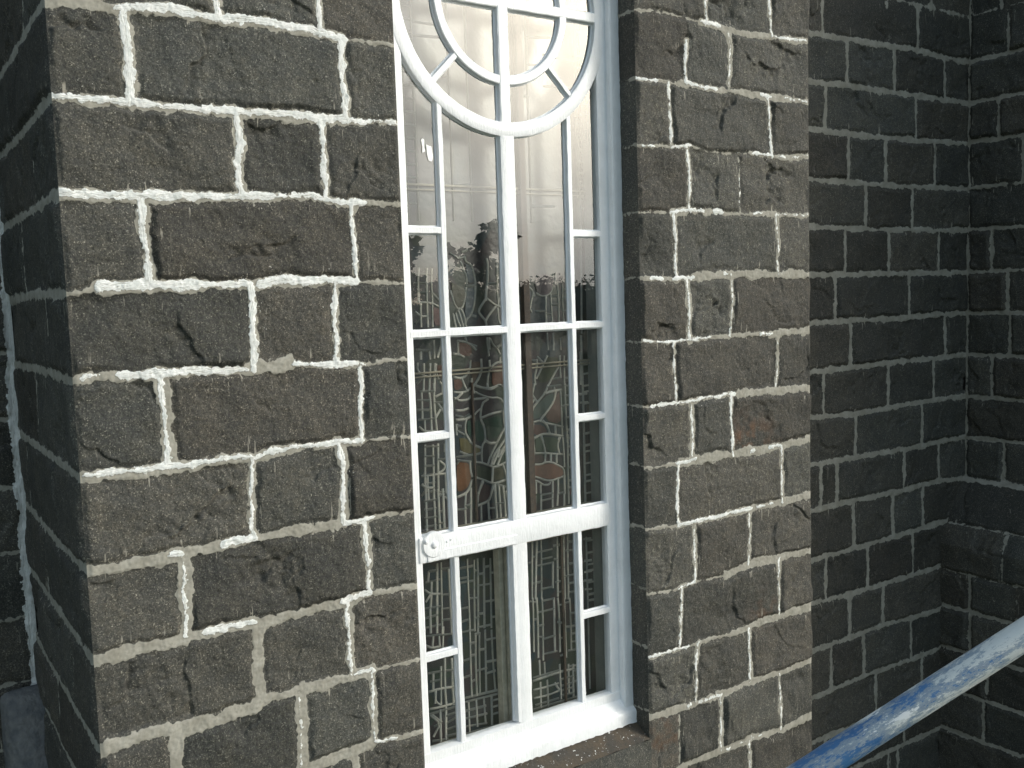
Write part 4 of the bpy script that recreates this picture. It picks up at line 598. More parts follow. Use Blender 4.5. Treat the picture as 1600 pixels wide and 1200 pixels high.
def side_wall(hw0, H, V, x0, x1, zlo, zhi, seed, wmul=1.):
    """traced joints on one pier plus regular continuation above and below"""
    r = random.Random(seed); J = []; beds = []; heads = {}
    ztop = H[0][0][0][1]
    zs_ = ztop + CH_; ups = []
    while zs_ < zhi + CH_: ups.append(zs_); zs_ += CH_
    tb = [([(x0 - .1, z), (x1 + .1, z)], [], []) for z in reversed(ups)]
    nup = len(tb)
    zb = H[-1][0][-1][1] - CH_; tail = []
    while zb > zlo - CH_: tail.append(([(x0 - .1, zb), (x1 + .1, zb)], [], [])); zb -= CH_
    allH = tb + [tuple(h) for h in H] + tail
    for i, (pts, wr, mr) in enumerate(allH):
        a = np.array(pts); pp = [(x0 - .1, pts[0][1])] + [tuple(p) for p in pts] + [(x1 + .1, pts[-1][1])] if nup <= i < nup + len(H) else pts
        beds.append(bed_fn(pp))
        hw = (lambda mr: (lambda u, z: hw0 * interp_ranges(u, mr, 1. if not mr else .3)))(mr)
        wf = (lambda wr: (lambda u, z: interp_ranges(u, wr, 0.)))(wr)
        J.append((pp, hw, wf, hw0 * .62 * wmul))
    for c, pts, w, m in V:
        k = c + nup + 1; heads.setdefault(k, []).append([tuple(p) for p in pts])
        J.append((pts, const(hw0 * 1.0 * m), const(w), hw0 * .56 * wmul))
    for k in range(len(allH) + 1):
        if k in heads: continue
        zt = beds[k - 1](np.array([x0]))[0] if k > 0 else beds[0](np.array([x0]))[0] + CH_; z2 = beds[k](np.array([x0]))[0] if k < len(beds) else zt - CH_
        x = x0 + r.uniform(.12, .3)
        while x < x1 - .1:
            pts = [(x, zt), (x + r.uniform(-.006, .006), z2)]; heads.setdefault(k, []).append(pts); J.append((pts, const(hw0 * .7), const(0.), .01)); x += r.uniform(.24, .5)
    return J, beds, heads
XL, WL, WR, XR = .1630 * S, .5230 * S, .8830 * S, 1.2330 * S        # front wall: left corner, window opening, right corner
ZT, ZS = .565 * S, -.632 * S                                        # head and sill of the opening
YB = .198 * S                                                        # depth of the recess on the right
# left pier (also carries the strips above and below the opening)
J, beds, heads = side_wall(.0150, DATA['AH'], DATA['AV'], XL, WL, -ZC, .9 * S, 1)
zax = axis_([-ZC, .06, -.95 * S, .012, -.60 * S, .0033, .42 * S, .012, .60 * S, .05, .9 * S])
face('front_wall', (0, 0, 0), (1, 0, 0), (0, -1, 0), axis_([XL, .0033, WL]), zax, J, make_blocks(beds, heads), church, fade=(1, 0, 0, 0), bulge=(.003, .010), seed=100, hole=(WL, WL + 1, ZS, ZT),
     label='brown grey rough stone pier left of the window with thick white and tan mortar')
J, beds, heads = side_wall(.0125, DATA['BH'], DATA['BV'], WR, XR, -ZC, .9 * S, 2, .8)
face('front_wall', (0, 0, 0), (1, 0, 0), (0, -1, 0), axis_([WR, .004, XR]), zax, J, make_blocks(beds, heads), church, fade=(0, 1, 0, 0), bulge=(.003, .011), seed=200, hole=(WR - 1, WR, ZS, ZT),
     rustspots=((2.83, -.62, .13, .75), (2.95, -1.32, .12, .35), (2.38, -1.66, .10, .6)),
     label='brown stone pier right of the window with thin patchy white mortar')
# below and above the opening
mid_b = [bed_fn([(WL, z), (WR, z)]) for z in ZK]
def plain(x0, x1, seed, hw=.011, zks=ZK, lo=.26, hi=.5, white=0.):
    r = random.Random(seed); J = []; heads = {}
    for i, z in enumerate(zks):
        n = max(2, int((x1 - x0) / .4) + 2); pts = [(x0 - .05 + (x1 - x0 + .1) * k / (n - 1), z + r.uniform(-.004, .004)) for k in range(n)]; J.append((pts, const(hw), const(white), .008))
        x = x0 + r.uniform(.1, .35)
        while x < x1 - .08 and i + 1 < len(zks):
            p = [(x, z), (x + r.uniform(-.006, .006), zks[i + 1])]; heads.setdefault(i + 1, []).append(p); J.append((p, const(hw * .85), const(white), .008)); x += r.uniform(lo, hi)
    return J, make_blocks([bed_fn([(x0 - 9, z), (x1 + 9, z)]) for z in zks], heads)
zk_s = [z for z in ZK if z < -.66 * S]
J, B = plain(WL, WR, 5, .012, [-.697 * S - CH_ * k for k in range(0, 15)])
face('sill_course', (0, 0, 0), (1, 0, 0), (0, -1, 0), axis_([WL, .006, WR]), axis_([-ZC, .06, -.95 * S, .01, ZS]), J, B, church, fade=(0, 0, 0, 0), bulge=(.004, .010), seed=300, label='brown stone sill course under the window speckled with white paint')
J, B = plain(WL, WR, 6, .012)
face('lintel_course', (0, 0, 0), (1, 0, 0), (0, -1, 0), axis_([WL, .02, WR]), axis_([ZT, .02, .9 * S]), J, B, church, fade=(0, 0, 0, 0), seed=310)
# reveals of the opening
RD = .052 * S
def bedJ(hw, zlist): return [([(-.3, z), (2.5, z)], const(hw), const(0.), .01) for z in zlist]
zr = [h[0][0][1] for h in DATA['BH']] + [DATA['BH'][-1][0][0][1] - CH_ * k for k in (1, 2)]
face('window_reveal', (WR, 0, 0), (0, 1, 0), (-1, 0, 0), axis_([0, .005, RD]), axis_([ZS, .006, ZT]), bedJ(.0045, zr), make_blocks([bed_fn([(-1, z), (3, z)]) for z in sorted(zr, reverse=True)], {}), church, fade=(1, 0, 0, 0), bulge=(.001, .003), rough=.25, seed=320, label='smooth dark stone reveal on the right of the window')
zl = [h[0][-1][1] for h in DATA['AH']]
face('window_reveal', (WL, 0, 0), (0, 1, 0), (1, 0, 0), axis_([0, .008, RD]), axis_([ZS, .01, ZT]), bedJ(.0045, zl), make_blocks([bed_fn([(-1, z), (3, z)]) for z in sorted(zl, reverse=True)], {}), church, fade=(1, 0, 0, 0), bulge=(.001, .003), rough=.25, seed=330)
# left flank of the bay, running back into the recess
YL = .417 * S
zf = [h[0][0][1] for h in DATA['AH']]; zf = [zf[0] + CH_ * k for k in range(3, 0, -1)] + zf + [zf[-2] - CH_ * k for k in range(2, 14)]
zf = sorted(set(round(z, 3) for z in zf), reverse=True)
r_ = random.Random(4); J = [([(-.05, z), (YL * .5, z + r_.uniform(-.01, .01)), (YL + .05, z)], const(.0125), const(0.), .01) for z in zf]; hd = {}
for i in range(len(zf) - 1):
    for q in ([.62] if i % 2 else [.30, .86]):
        p = [(YL * q + r_.uniform(-.08, .08), zf[i]), (YL * q + r_.uniform(-.02, .02), zf[i + 1])]; hd.setdefault(i + 1, []).append(p); J.append((p, const(.004), const(0.), .01))
face('flank_wall', (XL, 0, 0), (0, 1, 0), (-1, 0, 0), axis_([0, .006, YL]), axis_([-ZC, .06, -.7 * S, .008, .55 * S, .04, .9 * S]), J, make_blocks([bed_fn([(-1, z), (3, z)]) for z in zf], hd), church, fade=(1, 0, 0, 0), bulge=(.002, .012), rough=.9, seed=400, label='shadowed blue grey side of the bay left of the window')
# recessed wall on the far left
zd = [.30 * S - CH_ * k * .98 for k in range(-6, 26)]
J, B = plain(XL - 2.6, XL, 9, .007, zd)
J.append(([(XL - .012, -.515 * S), (XL - .010, -.2 * S), (XL - .008, .1 * S), (XL - .006, .6 * S)], const(.009), const(1.), .021))
face('recessed_wall', (0, YL, 0), (1, 0, 0), (0, -1, 0), axis_([XL - 2.6, .03, XL - .3, .006, XL]), axis_([-ZC, .06, -.6 * S, .008, .45 * S, .04, .9 * S]), J, B, church, fade=(0, 0, 0, 0), bulge=(.003, .012), seed=500, label='dark recessed stone wall at far left beside a white painted corner joint')
# sloping weathering stone at its foot
def weathering():
    n = 14; prof = [(0, -.503), (.010, -.497), (.03, -.505), (.075, -.60), (.085, -.64), (.085, -.95)]; V = []; F = []
    xs = [.112, .114, .119, .127, .140, .163]; sh = [.25, .55, .8, .95, 1, 1]; dz = [.012, .007, .003, .001, 0, 0]
    for x, k, q in zip(xs, sh, dz):
        for d, z in prof: V.append((x * S, YL - d * S * k + .002, ZC + (z - q) * S))
        V.append((x * S, YL + .02, ZC - .95 * S)); V.append((x * S, YL + .02, ZC + (prof[0][1] - q) * S))
    m = len(prof) + 2
    for i in range(len(xs) - 1):
        for j in range(m): F.append((i * m + j, i * m + (j + 1) % m, (i + 1) * m + (j + 1) % m, (i + 1) * m + j))
    F.append(tuple(range(m)))
    mm = simple('weathered_grey_stone', (.17, .17, .165), .85, (.10, .105, .11), 22, 1, .012, 35)
    o = mesh_obj('weathering_stone', V, F, mm, church, smooth=True)
    sb = o.modifiers.new('soft', 'SUBSURF'); sb.levels = 2; sb.render_levels = 2; sb.subdivision_type = 'SIMPLE'
    o['label'] = 'smooth grey sloping weathering stone at lower left corner'
weathering()
# right side: return, recessed wall, projecting wall
J, B = plain(0, YB, 12, .011)
face('bay_return', (XR, 0, 0), (0, 1, 0), (1, 0, 0), axis_([0, .012, YB]), axis_([-ZC, .06, .9 * S]), J, B, church, fade=(1, 0, 0, 0), seed=600)
XE = 1.994 * S
r_ = random.Random(21); J = []; bedsC = []; Hc = DATA['CH']; zt = Hc[0][0][1] + .05
up = [Hc[1][-1][1] + CH_ * k for k in range(6, 1, -1)]; dn = [Hc[-1][-1][1] - CH_ * k for k in range(1, 12)]
allC = [[(XR, z), (XE, z)] for z in up] + [[(XR - .1, h[0][1])] + [tuple(p) for p in h] + [(XE + .1, h[-1][1])] for h in Hc] + [[(XR, z), (XE, z)] for z in dn]
for pts in allC: J.append((pts, const(.0140), const(0.), .01)); bedsC.append(bed_fn(pts))
hd = {}
for c, pts in DATA['CV']: k = c + 1 + len(up); k = k; hd.setdefault(k, []).append([tuple(p) for p in pts]); J.append((pts, const(.0120), const(0.), .01))
# blocks hidden behind the bay and below the picture
for k in range(len(allC)):
    zz0 = bedsC[k - 1](np.array([XR + .5]))[0] if k else allC[0][0][1] + CH_; zz1 = bedsC[k](np.array([XR + .5]))[0]
    for x in ([XR + .12, XR + .45] if k % 2 else [XR + .28, XR + .6]) + ([] if len(up) <= k < len(up) + len(Hc) else [XR + 1, XR + 1.35]):
        p = [(x, zz0), (x, zz1)]; hd.setdefault(k, []).append(p); J.append((p, const(.0095), const(0.), .01))
face('recessed_wall', (0, YB, 0), (1, 0, 0), (0, -1, 0), axis_([XR, .02, 1.44 * S, .005, XE]), axis_([-ZC, .06, -1.05 * S, .0055, .52 * S, .05, .9 * S]), J, make_blocks(bedsC, hd), church, fade=(0, 0, 0, 0), bulge=(.003, .010), seed=700, label='dark shaded recessed wall of small stones with grey mortar at right')
def offE(u, z):
    zz = z / S; r = np.where(zz > -.425, 0., np.where(zz > -.56, (-.425 - zz) / .135, 1.)); r = r ** .8
    return r * .086 * S
r_ = random.Random(31); ze = [h[-1][1] for h in Hc]; ze = [z for z in ze if z > -.45 * S] + [-.52 * S, -.62 * S] + [-.70 * S - CH_ * 1.02 * k for k in range(14)]; ze = [ze[0] + CH_ * k for k in range(5, 0, -1)] + ze
J = []; hd = {}
for i, z in enumerate(ze):
    w = .011 if not (-.63 * S < z < -.46 * S) else .003
    J.append(([(-5, z), (YB + .1, z)], const(w), const(0.), .01))
    if i + 1 < len(ze):
        x = YB - r_.uniform(.12, .42)
        while x > -1.3: p = [(x, z), (x, ze[i + 1])]; hd.setdefault(i + 1, []).insert(0, p); J.append((p, const(.009), const(0.), .01)); x -= r_.uniform(.24, .5)
J.append(([(YB - .008, -.43 * S), (YB - .008, .6 * S)], const(.009), const(0.), .01))
face('projecting_wall', (XE, 0, 0), (0, 1, 0), (-1, 0, 0), axis_([-1.36, .04, .2, .007, YB]), axis_([-ZC, .06, -1.05 * S, .008, .52 * S, .05, .9 * S]), J, make_blocks([bed_fn([(-9, z), (9, z)]) for z in ze], hd), church, fade=(1, 0, 0, 0), bulge=(.004, .022), seed=800, offset=offE, label='near black projecting side wall at right edge with sloped offset')
# solid backing so that the walls have thickness and the inside stays dark
def backing():
    bm = bmesh.new(); H = ZC + .9 * S; e = .03
    add_box(bm, (XL + e, .30, 0), (WL - .0, YL + 1, H)); add_box(bm, (WR + .0, .30, 0), (XR - e, YL + 1, H))
    add_box(bm, (WL, .33, 0), (WR, YL + 1, H - .01))
    add_box(bm, (XL + e, e, 0), (WL - .05, .30, H)); add_box(bm, (WR + .05, e, 0), (XR - e, .30, H))
    add_box(bm, (XL - 2.6, YL + e, 0), (XL + e, YL + 1, H)); add_box(bm, (XR - e, YB + e, 0), (XE + .35, YL + 1, H))
    add_box(bm, (XE + e, -1.36, 0), (XE + .7, YB + e, H))
    m = simple('rubble_core', (.06, .055, .05), .9, (.09, .08, .07), 9, .5, .02, 25)
    o = bm_obj('wall_core', bm, m, church); o['label'] = 'plain rubble core behind the dressed stone faces'
backing()
# stone sill: sloping top between white timber sill and wall face, spotted with paint
def stone_sill():
    m, t, b = mat('spattered_sill_stone'); v = objco(t)
    c = mixc(t, mrange(t, noise(t, v, 12, 5), .4, .65), (.062, .055, .045), (.10, .075, .048)); c = mixc(t, mrange(t, noise(t, v, 200, 3), .5, .7, 0, .7), c, (.03, .028, .026))
    sp = mrange(t, noise(t, v, 110, 2, .5), .68, .70); c = mixc(t, sp, c, (.75, .76, .74)); t.links.new(c, b.inputs['Base Color']); b.inputs['Roughness'].default_value = .8
    t.links.new(bump(t, noise(t, v, 80, 5), .6, .006), b.inputs['Normal'])
    n = 60; ys = [.060, .03, .022, .014, .006, .0]; V = []; F = []
    for i in range(n + 1):
        x = WL + (WR - WL) * i / n
        for j, y in enumerate(ys): V.append((x, y * S - .004, ZC + (-.617 - .015 * (1 - y / .03) if y < .03 else -.617) * S + random.uniform(-.0015, .0015)))
    k = len(ys)
    for i in range(n):
        for j in range(k - 1): F.append((i * k + j, i * k + j + 1, (i + 1) * k + j + 1, (i + 1) * k + j))
    o = mesh_obj('stone_sill', V, F, m, church, smooth=True); o['label'] = 'brown stone sill with spots of white paint under the window'
stone_sill()

# ------------------------------------------------------------------ white timber window
def P3(x, y, z): return (x * S, y * S, ZC + z * S)
YF, YG = .0420, .0492                                     # sash face, glass
CX, CZ = .7015, .3695                                     # centre of the round light
JL, JR = .5545, .8505
def wob(a=.0009): return random.uniform(-a, a)
def window_frame():
    bm = bmesh.new()
    def strip(profile, z0, z1, n=150, jit=(0,)):
        rows = []
        for i in range(n + 1):
            z = z0 + (z1 - z0) * i / n; rows.append([bm.verts.new((x * S + (wob(.0035) if k in jit else wob(.0003)), y * S, ZC + z * S)) for k, (x, y) in enumerate(profile)])
        for a, b in zip(rows[:-1], rows[1:]):
            for j in range(len(profile) - 1): bm.faces.new((a[j], a[j + 1], b[j + 1], b[j]))
    strip([(.8845, .0330), (.8815, .0318), (.8690, .0322), (.8668, .0330), (.8662, .0345), (.8660, .0420), (.8640, .0425), (.8520, .0426), (JR, .0434), (JR, .056)], -.617, .565, jit=(1,))
    strip([(JL, .056), (JL, .0434), (.5530, .0426), (.5385, .0425), (.5368, .0420), (.5366, .0345), (.5360, .0330), (.5300, .0322), (.5215, .0330)], -.617, .565, jit=(8,))
    # head
    add_box(bm, P3(.5235, .030, .548), P3(.8825, .056, .5645))
    o = bm_obj('window', bm, WHITE, church); bmn = o.data; bmn.polygons.foreach_set('use_smooth', [False] * len(bmn.polygons))
    o['label'] = 'tall narrow white painted timber window with round traceried light at top'; return o
WIN = window_frame()
def bar(name, path, fw, bw, yf=YF, yb=YG + .002, closed=False, nm=None, label=None, jit=.0005, parent=None):
    """sweep a chamfered glazing-bar section along a path of (x,z) in survey units"""
    P = np.array(path, float); n = len(P); bm = bmesh.new(); rows = []
    for i in range(n):
        if closed: t = P[(i + 1) % n] - P[i - 1]
        else: t = P[min(i + 1, n - 1)] - P[max(i - 1, 0)]
        t = t / np.hypot(*t); nn = np.array([-t[1], t[0]])
        f = fw + wob(jit) * .5
        sec = [(-bw - .0014, yb), (-bw - .0012, yb - .0022), (-bw + .0004, yb - .0030), (-f, yf + .0009), (-f * .8, yf), (f * .8, yf), (f, yf + .0009), (bw - .0004, yb - .0030), (bw + .0012, yb - .0022), (bw + .0014, yb)]
        rows.append([bm.verts.new(P3(P[i][0] + nn[0] * s_, y, P[i][1] + nn[1] * s_)) for s_, y in sec])
    m = n if closed else n - 1
    for i in range(m):
        a, b = rows[i], rows[(i + 1) % n]
        for j in range(9): bm.faces.new((a[j], a[j + 1], b[j + 1], b[j]))
    if not closed: bm.faces.new(rows[0]); bm.faces.new(rows[-1])
    o = bm_obj(name, bm, WHITE, parent or WIN, smooth=False)
    for pl in o.data.polygons: pl.use_smooth = True
    ms = o.modifiers.new('es', 'EDGE_SPLIT'); ms.split_angle = math.radians(28)
    if label: o['label'] = label
    return o
def line(a, b, n=24): return [(a[0] + (b[0] - a[0]) * i / n + wob(.00025), a[1] + (b[1] - a[1]) * i / n + wob(.00025)) for i in range(n + 1)]
def arc(r, a0=0, a1=360, n=72, closed=True): return [(CX + r * math.cos(math.radians(a0 + (a1 - a0) * i / n)), CZ + r * math.sin(math.radians(a0 + (a1 - a0) * i / n))) for i in range(n if closed else n + 1)]
ring = bar('ring_frame', arc(.1570, n=110), .0090, .0092, yf=.0412, closed=True, label='broad white round frame of the upper light')
bar('ring_frame', arc(.0953, n=90), .0055, .0062, yf=.0424, closed=True, label='slim white inner ring of the round light')
bar('mullion', line((CX, -.572), (CX, .215), 60), .0105, .0118, yf=.0416)
bar('mullion', line((CX - .001, .21), (CX - .001, .54), 40), .0080, .0090, yf=.0419)
bar('transom', line((JL - .004, -.3095), (JR + .002, -.3095), 40), .0160, .0170, yf=.0402, label='wide white cross rail below the middle of the window')
bar('transom', line((JL - .004, .3695), (JR + .002, .3695), 40), .0062, .0078, yf=.0421, label='thin white bar across the centre of the round light')
bar('transom', line((JL - .004, -.0422), (JR + .002, -.0422), 40), .0040, .0046, yf=.0421)
for xb in (.6032, .8008):
    zt_ = CZ - math.sqrt(.157 ** 2 - (xb - CX) ** 2)
    bar('glazing_bar', line((xb, -.572), (xb, zt_), 60), .0038, .0044, yf=.0424)
for (xa, xb, z) in ((JL, .6032, .0842), (.8008, JR, .0820), (JL, .6032, -.1703), (.8008, JR, -.1697), (JL, .6032, -.4492), (.8008, JR, -.4480)):
    bar('glazing_bar', line((xa - .003, z), (xb + .002, z), 10), .0041, .0047, yf=.0428)
for k in (45, 135, 225, 315):
    c_, s_ = math.cos(math.radians(k)), math.sin(math.radians(k))
    bar('glazing_bar', line((CX + .098 * c_, CZ + .098 * s_), (CX + .152 * c_, CZ + .152 * s_), 8), .0030 + (.0006 if k > 180 and k < 270 else 0), .0044, yf=.0436)
# bottom rail and sloping timber sill
def sill():
    bm = bmesh.new(); n = 90; prof = [(.056, -.5695), (.0445, -.5700), (.0415, -.5712), (.0412, -.583), (.0385, -.5865), (.0275, -.598), (.0262, -.601), (.0262, -.6165), (.033, -.619)]; rows = []
    for i in range(n + 1):
        x = .5215 + (.8832 - .5215) * i / n
        rows.append([bm.verts.new((x * S, y * S + (wob(.001) if j > 4 else 0), ZC + z * S + (wob(.0025) if j > 6 else wob(.0004)))) for j, (y, z) in enumerate(prof)])
    for a, b in zip(rows[:-1], rows[1:]):
        for j in range(len(prof) - 1): bm.faces.new((a[j], a[j + 1], b[j + 1], b[j]))
    o = bm_obj('window_sill', bm, WHITE, WIN, smooth=True); ms = o.modifiers.new('es', 'EDGE_SPLIT'); ms.split_angle = math.radians(32); o['label'] = 'glossy white sloping timber sill'
sill()
# opening casement bottom left: its own top rail and stile stand proud of the transom
bar('casement_rail', line((JL + .006, -.3186), (CX - .0075, -.3186), 30), .0068, .0076, yf=.0388, label='white top rail of the small opening casement')
bar('casement_stile', line((.6905, -.568), (.6905, -.3255), 40), .0030, .0046, yf=.0405, label='white right stile of the small opening casement')
def disc(name, x, y0, z, prof, n=40, mat_=None, label=None, parent=None):
    bm = bmesh.new(); rows = []
    for r, d in prof:
        rows.append([bm.verts.new((x * S + r * math.cos(2 * math.pi * i / n), (y0 * S) - d, ZC + z * S + r * math.sin(2 * math.pi * i / n))) for i in range(n)])
    for a, b in zip(rows[:-1], rows[1:]):
        for i in range(n): bm.faces.new((a[i], a[(i + 1) % n], b[(i + 1) % n], b[i]))
    bm.faces.new(rows[-1]); bm.faces.new(rows[0][::-1])
    o = bm_obj(name, bm, mat_ or WHITE, parent or WIN, smooth=True); ms = o.modifiers.new('es', 'EDGE_SPLIT'); ms.split_angle = math.radians(35)
    if label: o['label'] = label
    return o
disc('pivot_disc', .5695, .0402, -.3040, [(.0425, -.01), (.0425, .004), (.040, .0075), (.026, .009), (.018, .0075), (.012, .0078), (.010, .013), (.006, .0155), (.0015, .016)], label='round white painted pulley disc at left end of the cross rail')
disc('screw_head', .5890, .0402, -.3035, [(.0045, -.004), (.0045, .002), (.003, .0035)]); disc('screw_head', .5945, .0402, -.3020, [(.004, -.004), (.004, .002), (.003, .003)])
disc('catch_knob', .5530, .0318, -.2960, [(.009, -.004), (.009, .006), (.006, .012), (.003, .014)], n=16, label='small white catch on left frame above the disc')

# ---- glass panes
def pane(pts, k):
    tx, tz = random.uniform(-.0022, .0022), random.uniform(-.0018, .0018); cx_ = sum(p[0] for p in pts) / len(pts); cz_ = sum(p[1] for p in pts) / len(pts)
    V = [(p[0] * S, YG * S + (p[0] - cx_) * S * tx + (p[1] - cz_) * S * tz, ZC + p[1] * S) for p in pts]
    return mesh_obj('pane', V, [tuple(range(len(V)))], PANE, WIN)
def rect(x0, x1, z0, z1): return [(x0, z0), (x1, z0), (x1, z1), (x0, z1)]
xs_ = [JL + .0005, .6032, CX, .8008, JR - .0005]
k = 0
for ci in range(4):
    rows_ = [-.570, -.4485, -.3095, -.170, -.0422, .083] if ci in (0, 3) else [-.570, -.3095, -.0422]
    for z0, z1 in zip(rows_[:-1], rows_[1:]): pane(rect(xs_[ci] + .0008, xs_[ci + 1] - .0008, z0 + .0008, z1 - .0008), k); k += 1
    x0, x1 = xs_[ci] + .0008, xs_[ci + 1] - .0008; z0 = rows_[-1] + .0008
    top = []
    for i in range(13):
        x = x1 + (x0 - x1) * i / 12; d = abs(x - CX); top.append((x, CZ - math.sqrt(max(.157 ** 2 - d * d, 0))if d < .157 else CZ))
    pane([(x0, z0), (x1, z0)] + top, k); k += 1
for q in range(4):
    a = [(CX, CZ)] + [(CX + .0953 * math.cos(math.radians(90 * q + 90 * i / 10)), CZ + .0953 * math.sin(math.radians(90 * q + 90 * i / 10))) for i in range(11)]; pane(a, k); k += 1
for q in range(8):
    R1 = lambda ang: min(.157, (.1485 / abs(math.cos(math.radians(ang)))) if abs(math.cos(math.radians(ang))) > .5 else .157)
    an = [45 * q + 45 * i / 8 for i in range(9)]
    a = [(CX + .0953 * math.cos(math.radians(t)), CZ + .0953 * math.sin(math.radians(t))) for t in an] + [(CX + R1(t) * math.cos(math.radians(t)), CZ + R1(t) * math.sin(math.radians(t))) for t in reversed(an)]
    pane(a, k); k += 1
def blob(name, pts, y, mat_, label, parent, th=.002):
    V = [(p[0] * S, y * S, ZC + p[1] * S) for p in pts] + [(p[0] * S, y * S - th, ZC + p[1] * S) for p in pts]; n = len(pts)
    F = [tuple(range(n, 2 * n)), tuple(range(n))[::-1]] + [(i, (i + 1) % n, n + (i + 1) % n, n + i) for i in range(n)]
    o = mesh_obj(name, V, F, mat_, parent); o['label'] = label; return o

GLINT = simple('bright_white_glint', (.92, .92, .90), .5, None, 1, 0)  # bright highlights on the glass, put in as thin white shapes
blob('painted_glint', [(.5792, .1928), (.5815, .1950), (.5837, .1931), (.5832, .186), (.5842, .1793), (.5803, .1776), (.5808, .185)][::-1], YG - .0008, GLINT, 'narrow bright glint on the upper left pane, made as a white shape', WIN)
blob('painted_glint', [(.5861, .1878), (.5931, .1859), (.5952, .1737), (.5931, .1675), (.5887, .1688), (.5868, .176)][::-1], YG - .0008, GLINT, 'larger bright glint on the upper left pane, made as a white shape', WIN)
# ------------------------------------------------------------------ inner stained glass window
YS = .080
def tube_net(name, polys, hw, y, th, mat_, parent, label=None):
    V = []; F = []; rr = random.Random(3)
    for pl in polys:
        P = np.array(pl, float)
        if len(P) < 2: continue
        h = hw * rr.uniform(.85, 1.2); yy = y + rr.uniform(-.0006, .0006); base = len(V)
        for i in range(len(P)):
            t = P[min(i + 1, len(P) - 1)] - P[max(i - 1, 0)]; L = np.hypot(*t)
            t = t / (L if L > 0 else 1); nn = np.array([-t[1], t[0]])
            ext = (-t if i == 0 else (t if i == len(P) - 1 else 0 * t)) * h * .7
            for s_, d in ((-1, 0), (-.9, .6), (-.35, 1), (.35, 1), (.9, .6), (1, 0)):
                q = P[i] + ext + nn * s_ * h; V.append((q[0], yy - d * th, ZC + q[1]))
        for i in range(len(P) - 1):
            for j in range(5): a = base + i * 6 + j; F.append((a, a + 6, a + 7, a + 1))
        for i in (0, len(P) - 1): F.append(tuple(base + i * 6 + j for j in range(6)))
    o = mesh_obj(name, V, F, mat_, parent, smooth=True)
    if label: o['label'] = label
    return o
bm = bmesh.new(); add_box(bm, P3(.530, YS + .0003, -.600), P3(.876, YS + .003, .56))
SG = bm_obj('stained_glass_window', bm, SGLASS, church); SG['label'] = 'dark leaded stained glass window behind the clear panes'
C_ = [[tuple(p) for p in pl] for pl in DATA['CAME']]
# the part behind the clouded upper panes: straight borders and flowing lines as far as they show
rr = random.Random(12)
for x in (.575, .589, .640, .668, .735, .762, .845): C_.append([(x * S, .10 * S), (x * S + rr.uniform(-.004, .004), .53 * S)])
for k in range(26):
    z = .12 + k * .016; C_.append([(.575 * S, z * S), (.589 * S, z * S)]); C_.append([(.845 * S, z * S), (.868 * S, z * S)])
for k in range(14):
    x0 = rr.choice((.589, .640, .668, .735, .762, .79)); x1 = {.589: .640, .640: .668, .668: .70, .735: .762, .762: .80, .79: .845}[x0]; z = rr.uniform(.12, .52); C_.append([(x0 * S, z * S), (x1 * S, (z + rr.uniform(-.004, .004)) * S)])
def smoothpl(pl):
    if len(pl) < 3: return pl
    P = np.array(pl, float)
    for _ in range(1):
        Q = [P[0]]
        for a, b in zip(P[:-1], P[1:]): Q += [a * .75 + b * .25, a * .25 + b * .75]
        Q.append(P[-1]); P = np.array(Q)
    return P
tube_net('lead_came', [smoothpl(p) for p in C_], .0042, (YS + .0006) * S, .0038, LEAD, SG, 'pale grey network of lead cames')
mats_ = {}
for i, (pts, col, nm) in enumerate(DATA['PIECE']):
    m = mats_.get(nm) or mats_.setdefault(nm, stained(nm.replace(' ', '_') + '_glass', tuple(c * 1.25 for c in col), False))
    P = smoothpl(pts + [pts[0]])[:-1]; blob('glass_piece', [(p[0] / S, p[1] / S) for p in P], YS - i * .00004, m, nm + ' piece of stained glass', SG, .0008)
P = DATA['DISC'][0]; blob('glass_piece', [(p[0] / S, p[1] / S) for p in P], YS - .002 / S, stained('violet_glass', (.06, .045, .055), False), 'violet half round piece of stained glass', SG, .0008)
def boxpart(name, a, b, mat_, parent, label=None, bevel=.002):
    bm = bmesh.new(); add_box(bm, P3(*a), P3(*b)); o = bm_obj(name, bm, mat_, parent, bevel=bevel)
    if label: o['label'] = label
    return o
# saddle bars, ledges and posts of the inner window
boxpart('saddle_bar', (.53, YS - .0045, -.0938), (.876, YS - .0026, -.0912), TAN, SG, 'thin tan saddle bar across the middle'); boxpart('saddle_bar', (.53, YS - .0040, -.0985), (.876, YS - .0022, -.0965), TAN, SG, bevel=.001)
boxpart('saddle_bar', (.53, YS - .0045, .1415), (.876, YS - .0026, .1445), TAN, SG, 'thin tan saddle bar across the upper part'); boxpart('saddle_bar', (.53, YS - .0040, .1360), (.876, YS - .0022, .1380), TAN, SG, bevel=.001)
boxpart('inner_ledge', (.53, .0512, -.330), (.876, YS + .001, -.2968), TANP, SG, 'dusty tan ledge behind the cross rail'); boxpart('inner_ledge', (.53, .0512, -.612), (.876, YS + .001, -.5815), TANP, SG, 'grey green dusty ledge at the foot')
boxpart('inner_post', (.6812, .066, -.582), (.6882, YS, -.331), POSTM, SG, 'tan timber post beside the mullion'); boxpart('inner_post', (.6903, .066, -.582), (.6988, YS, -.331), POSTM, SG, 'second tan timber post beside the mullion')
boxpart('inner_post', (.7400, .072, -.30), (.7500, YS, .54), DARKROD, SG, 'dark brown timber post behind the mullion')
boxpart('stay_rod', (.6555, YS - .004, -.295), (.6580, YS - .001, -.11), DARKROD, SG, bevel=.0005); boxpart('stay_rod', (.7930, YS - .004, -.590), (.7962, YS - .001, -.335), DARKROD, SG, bevel=.0005)
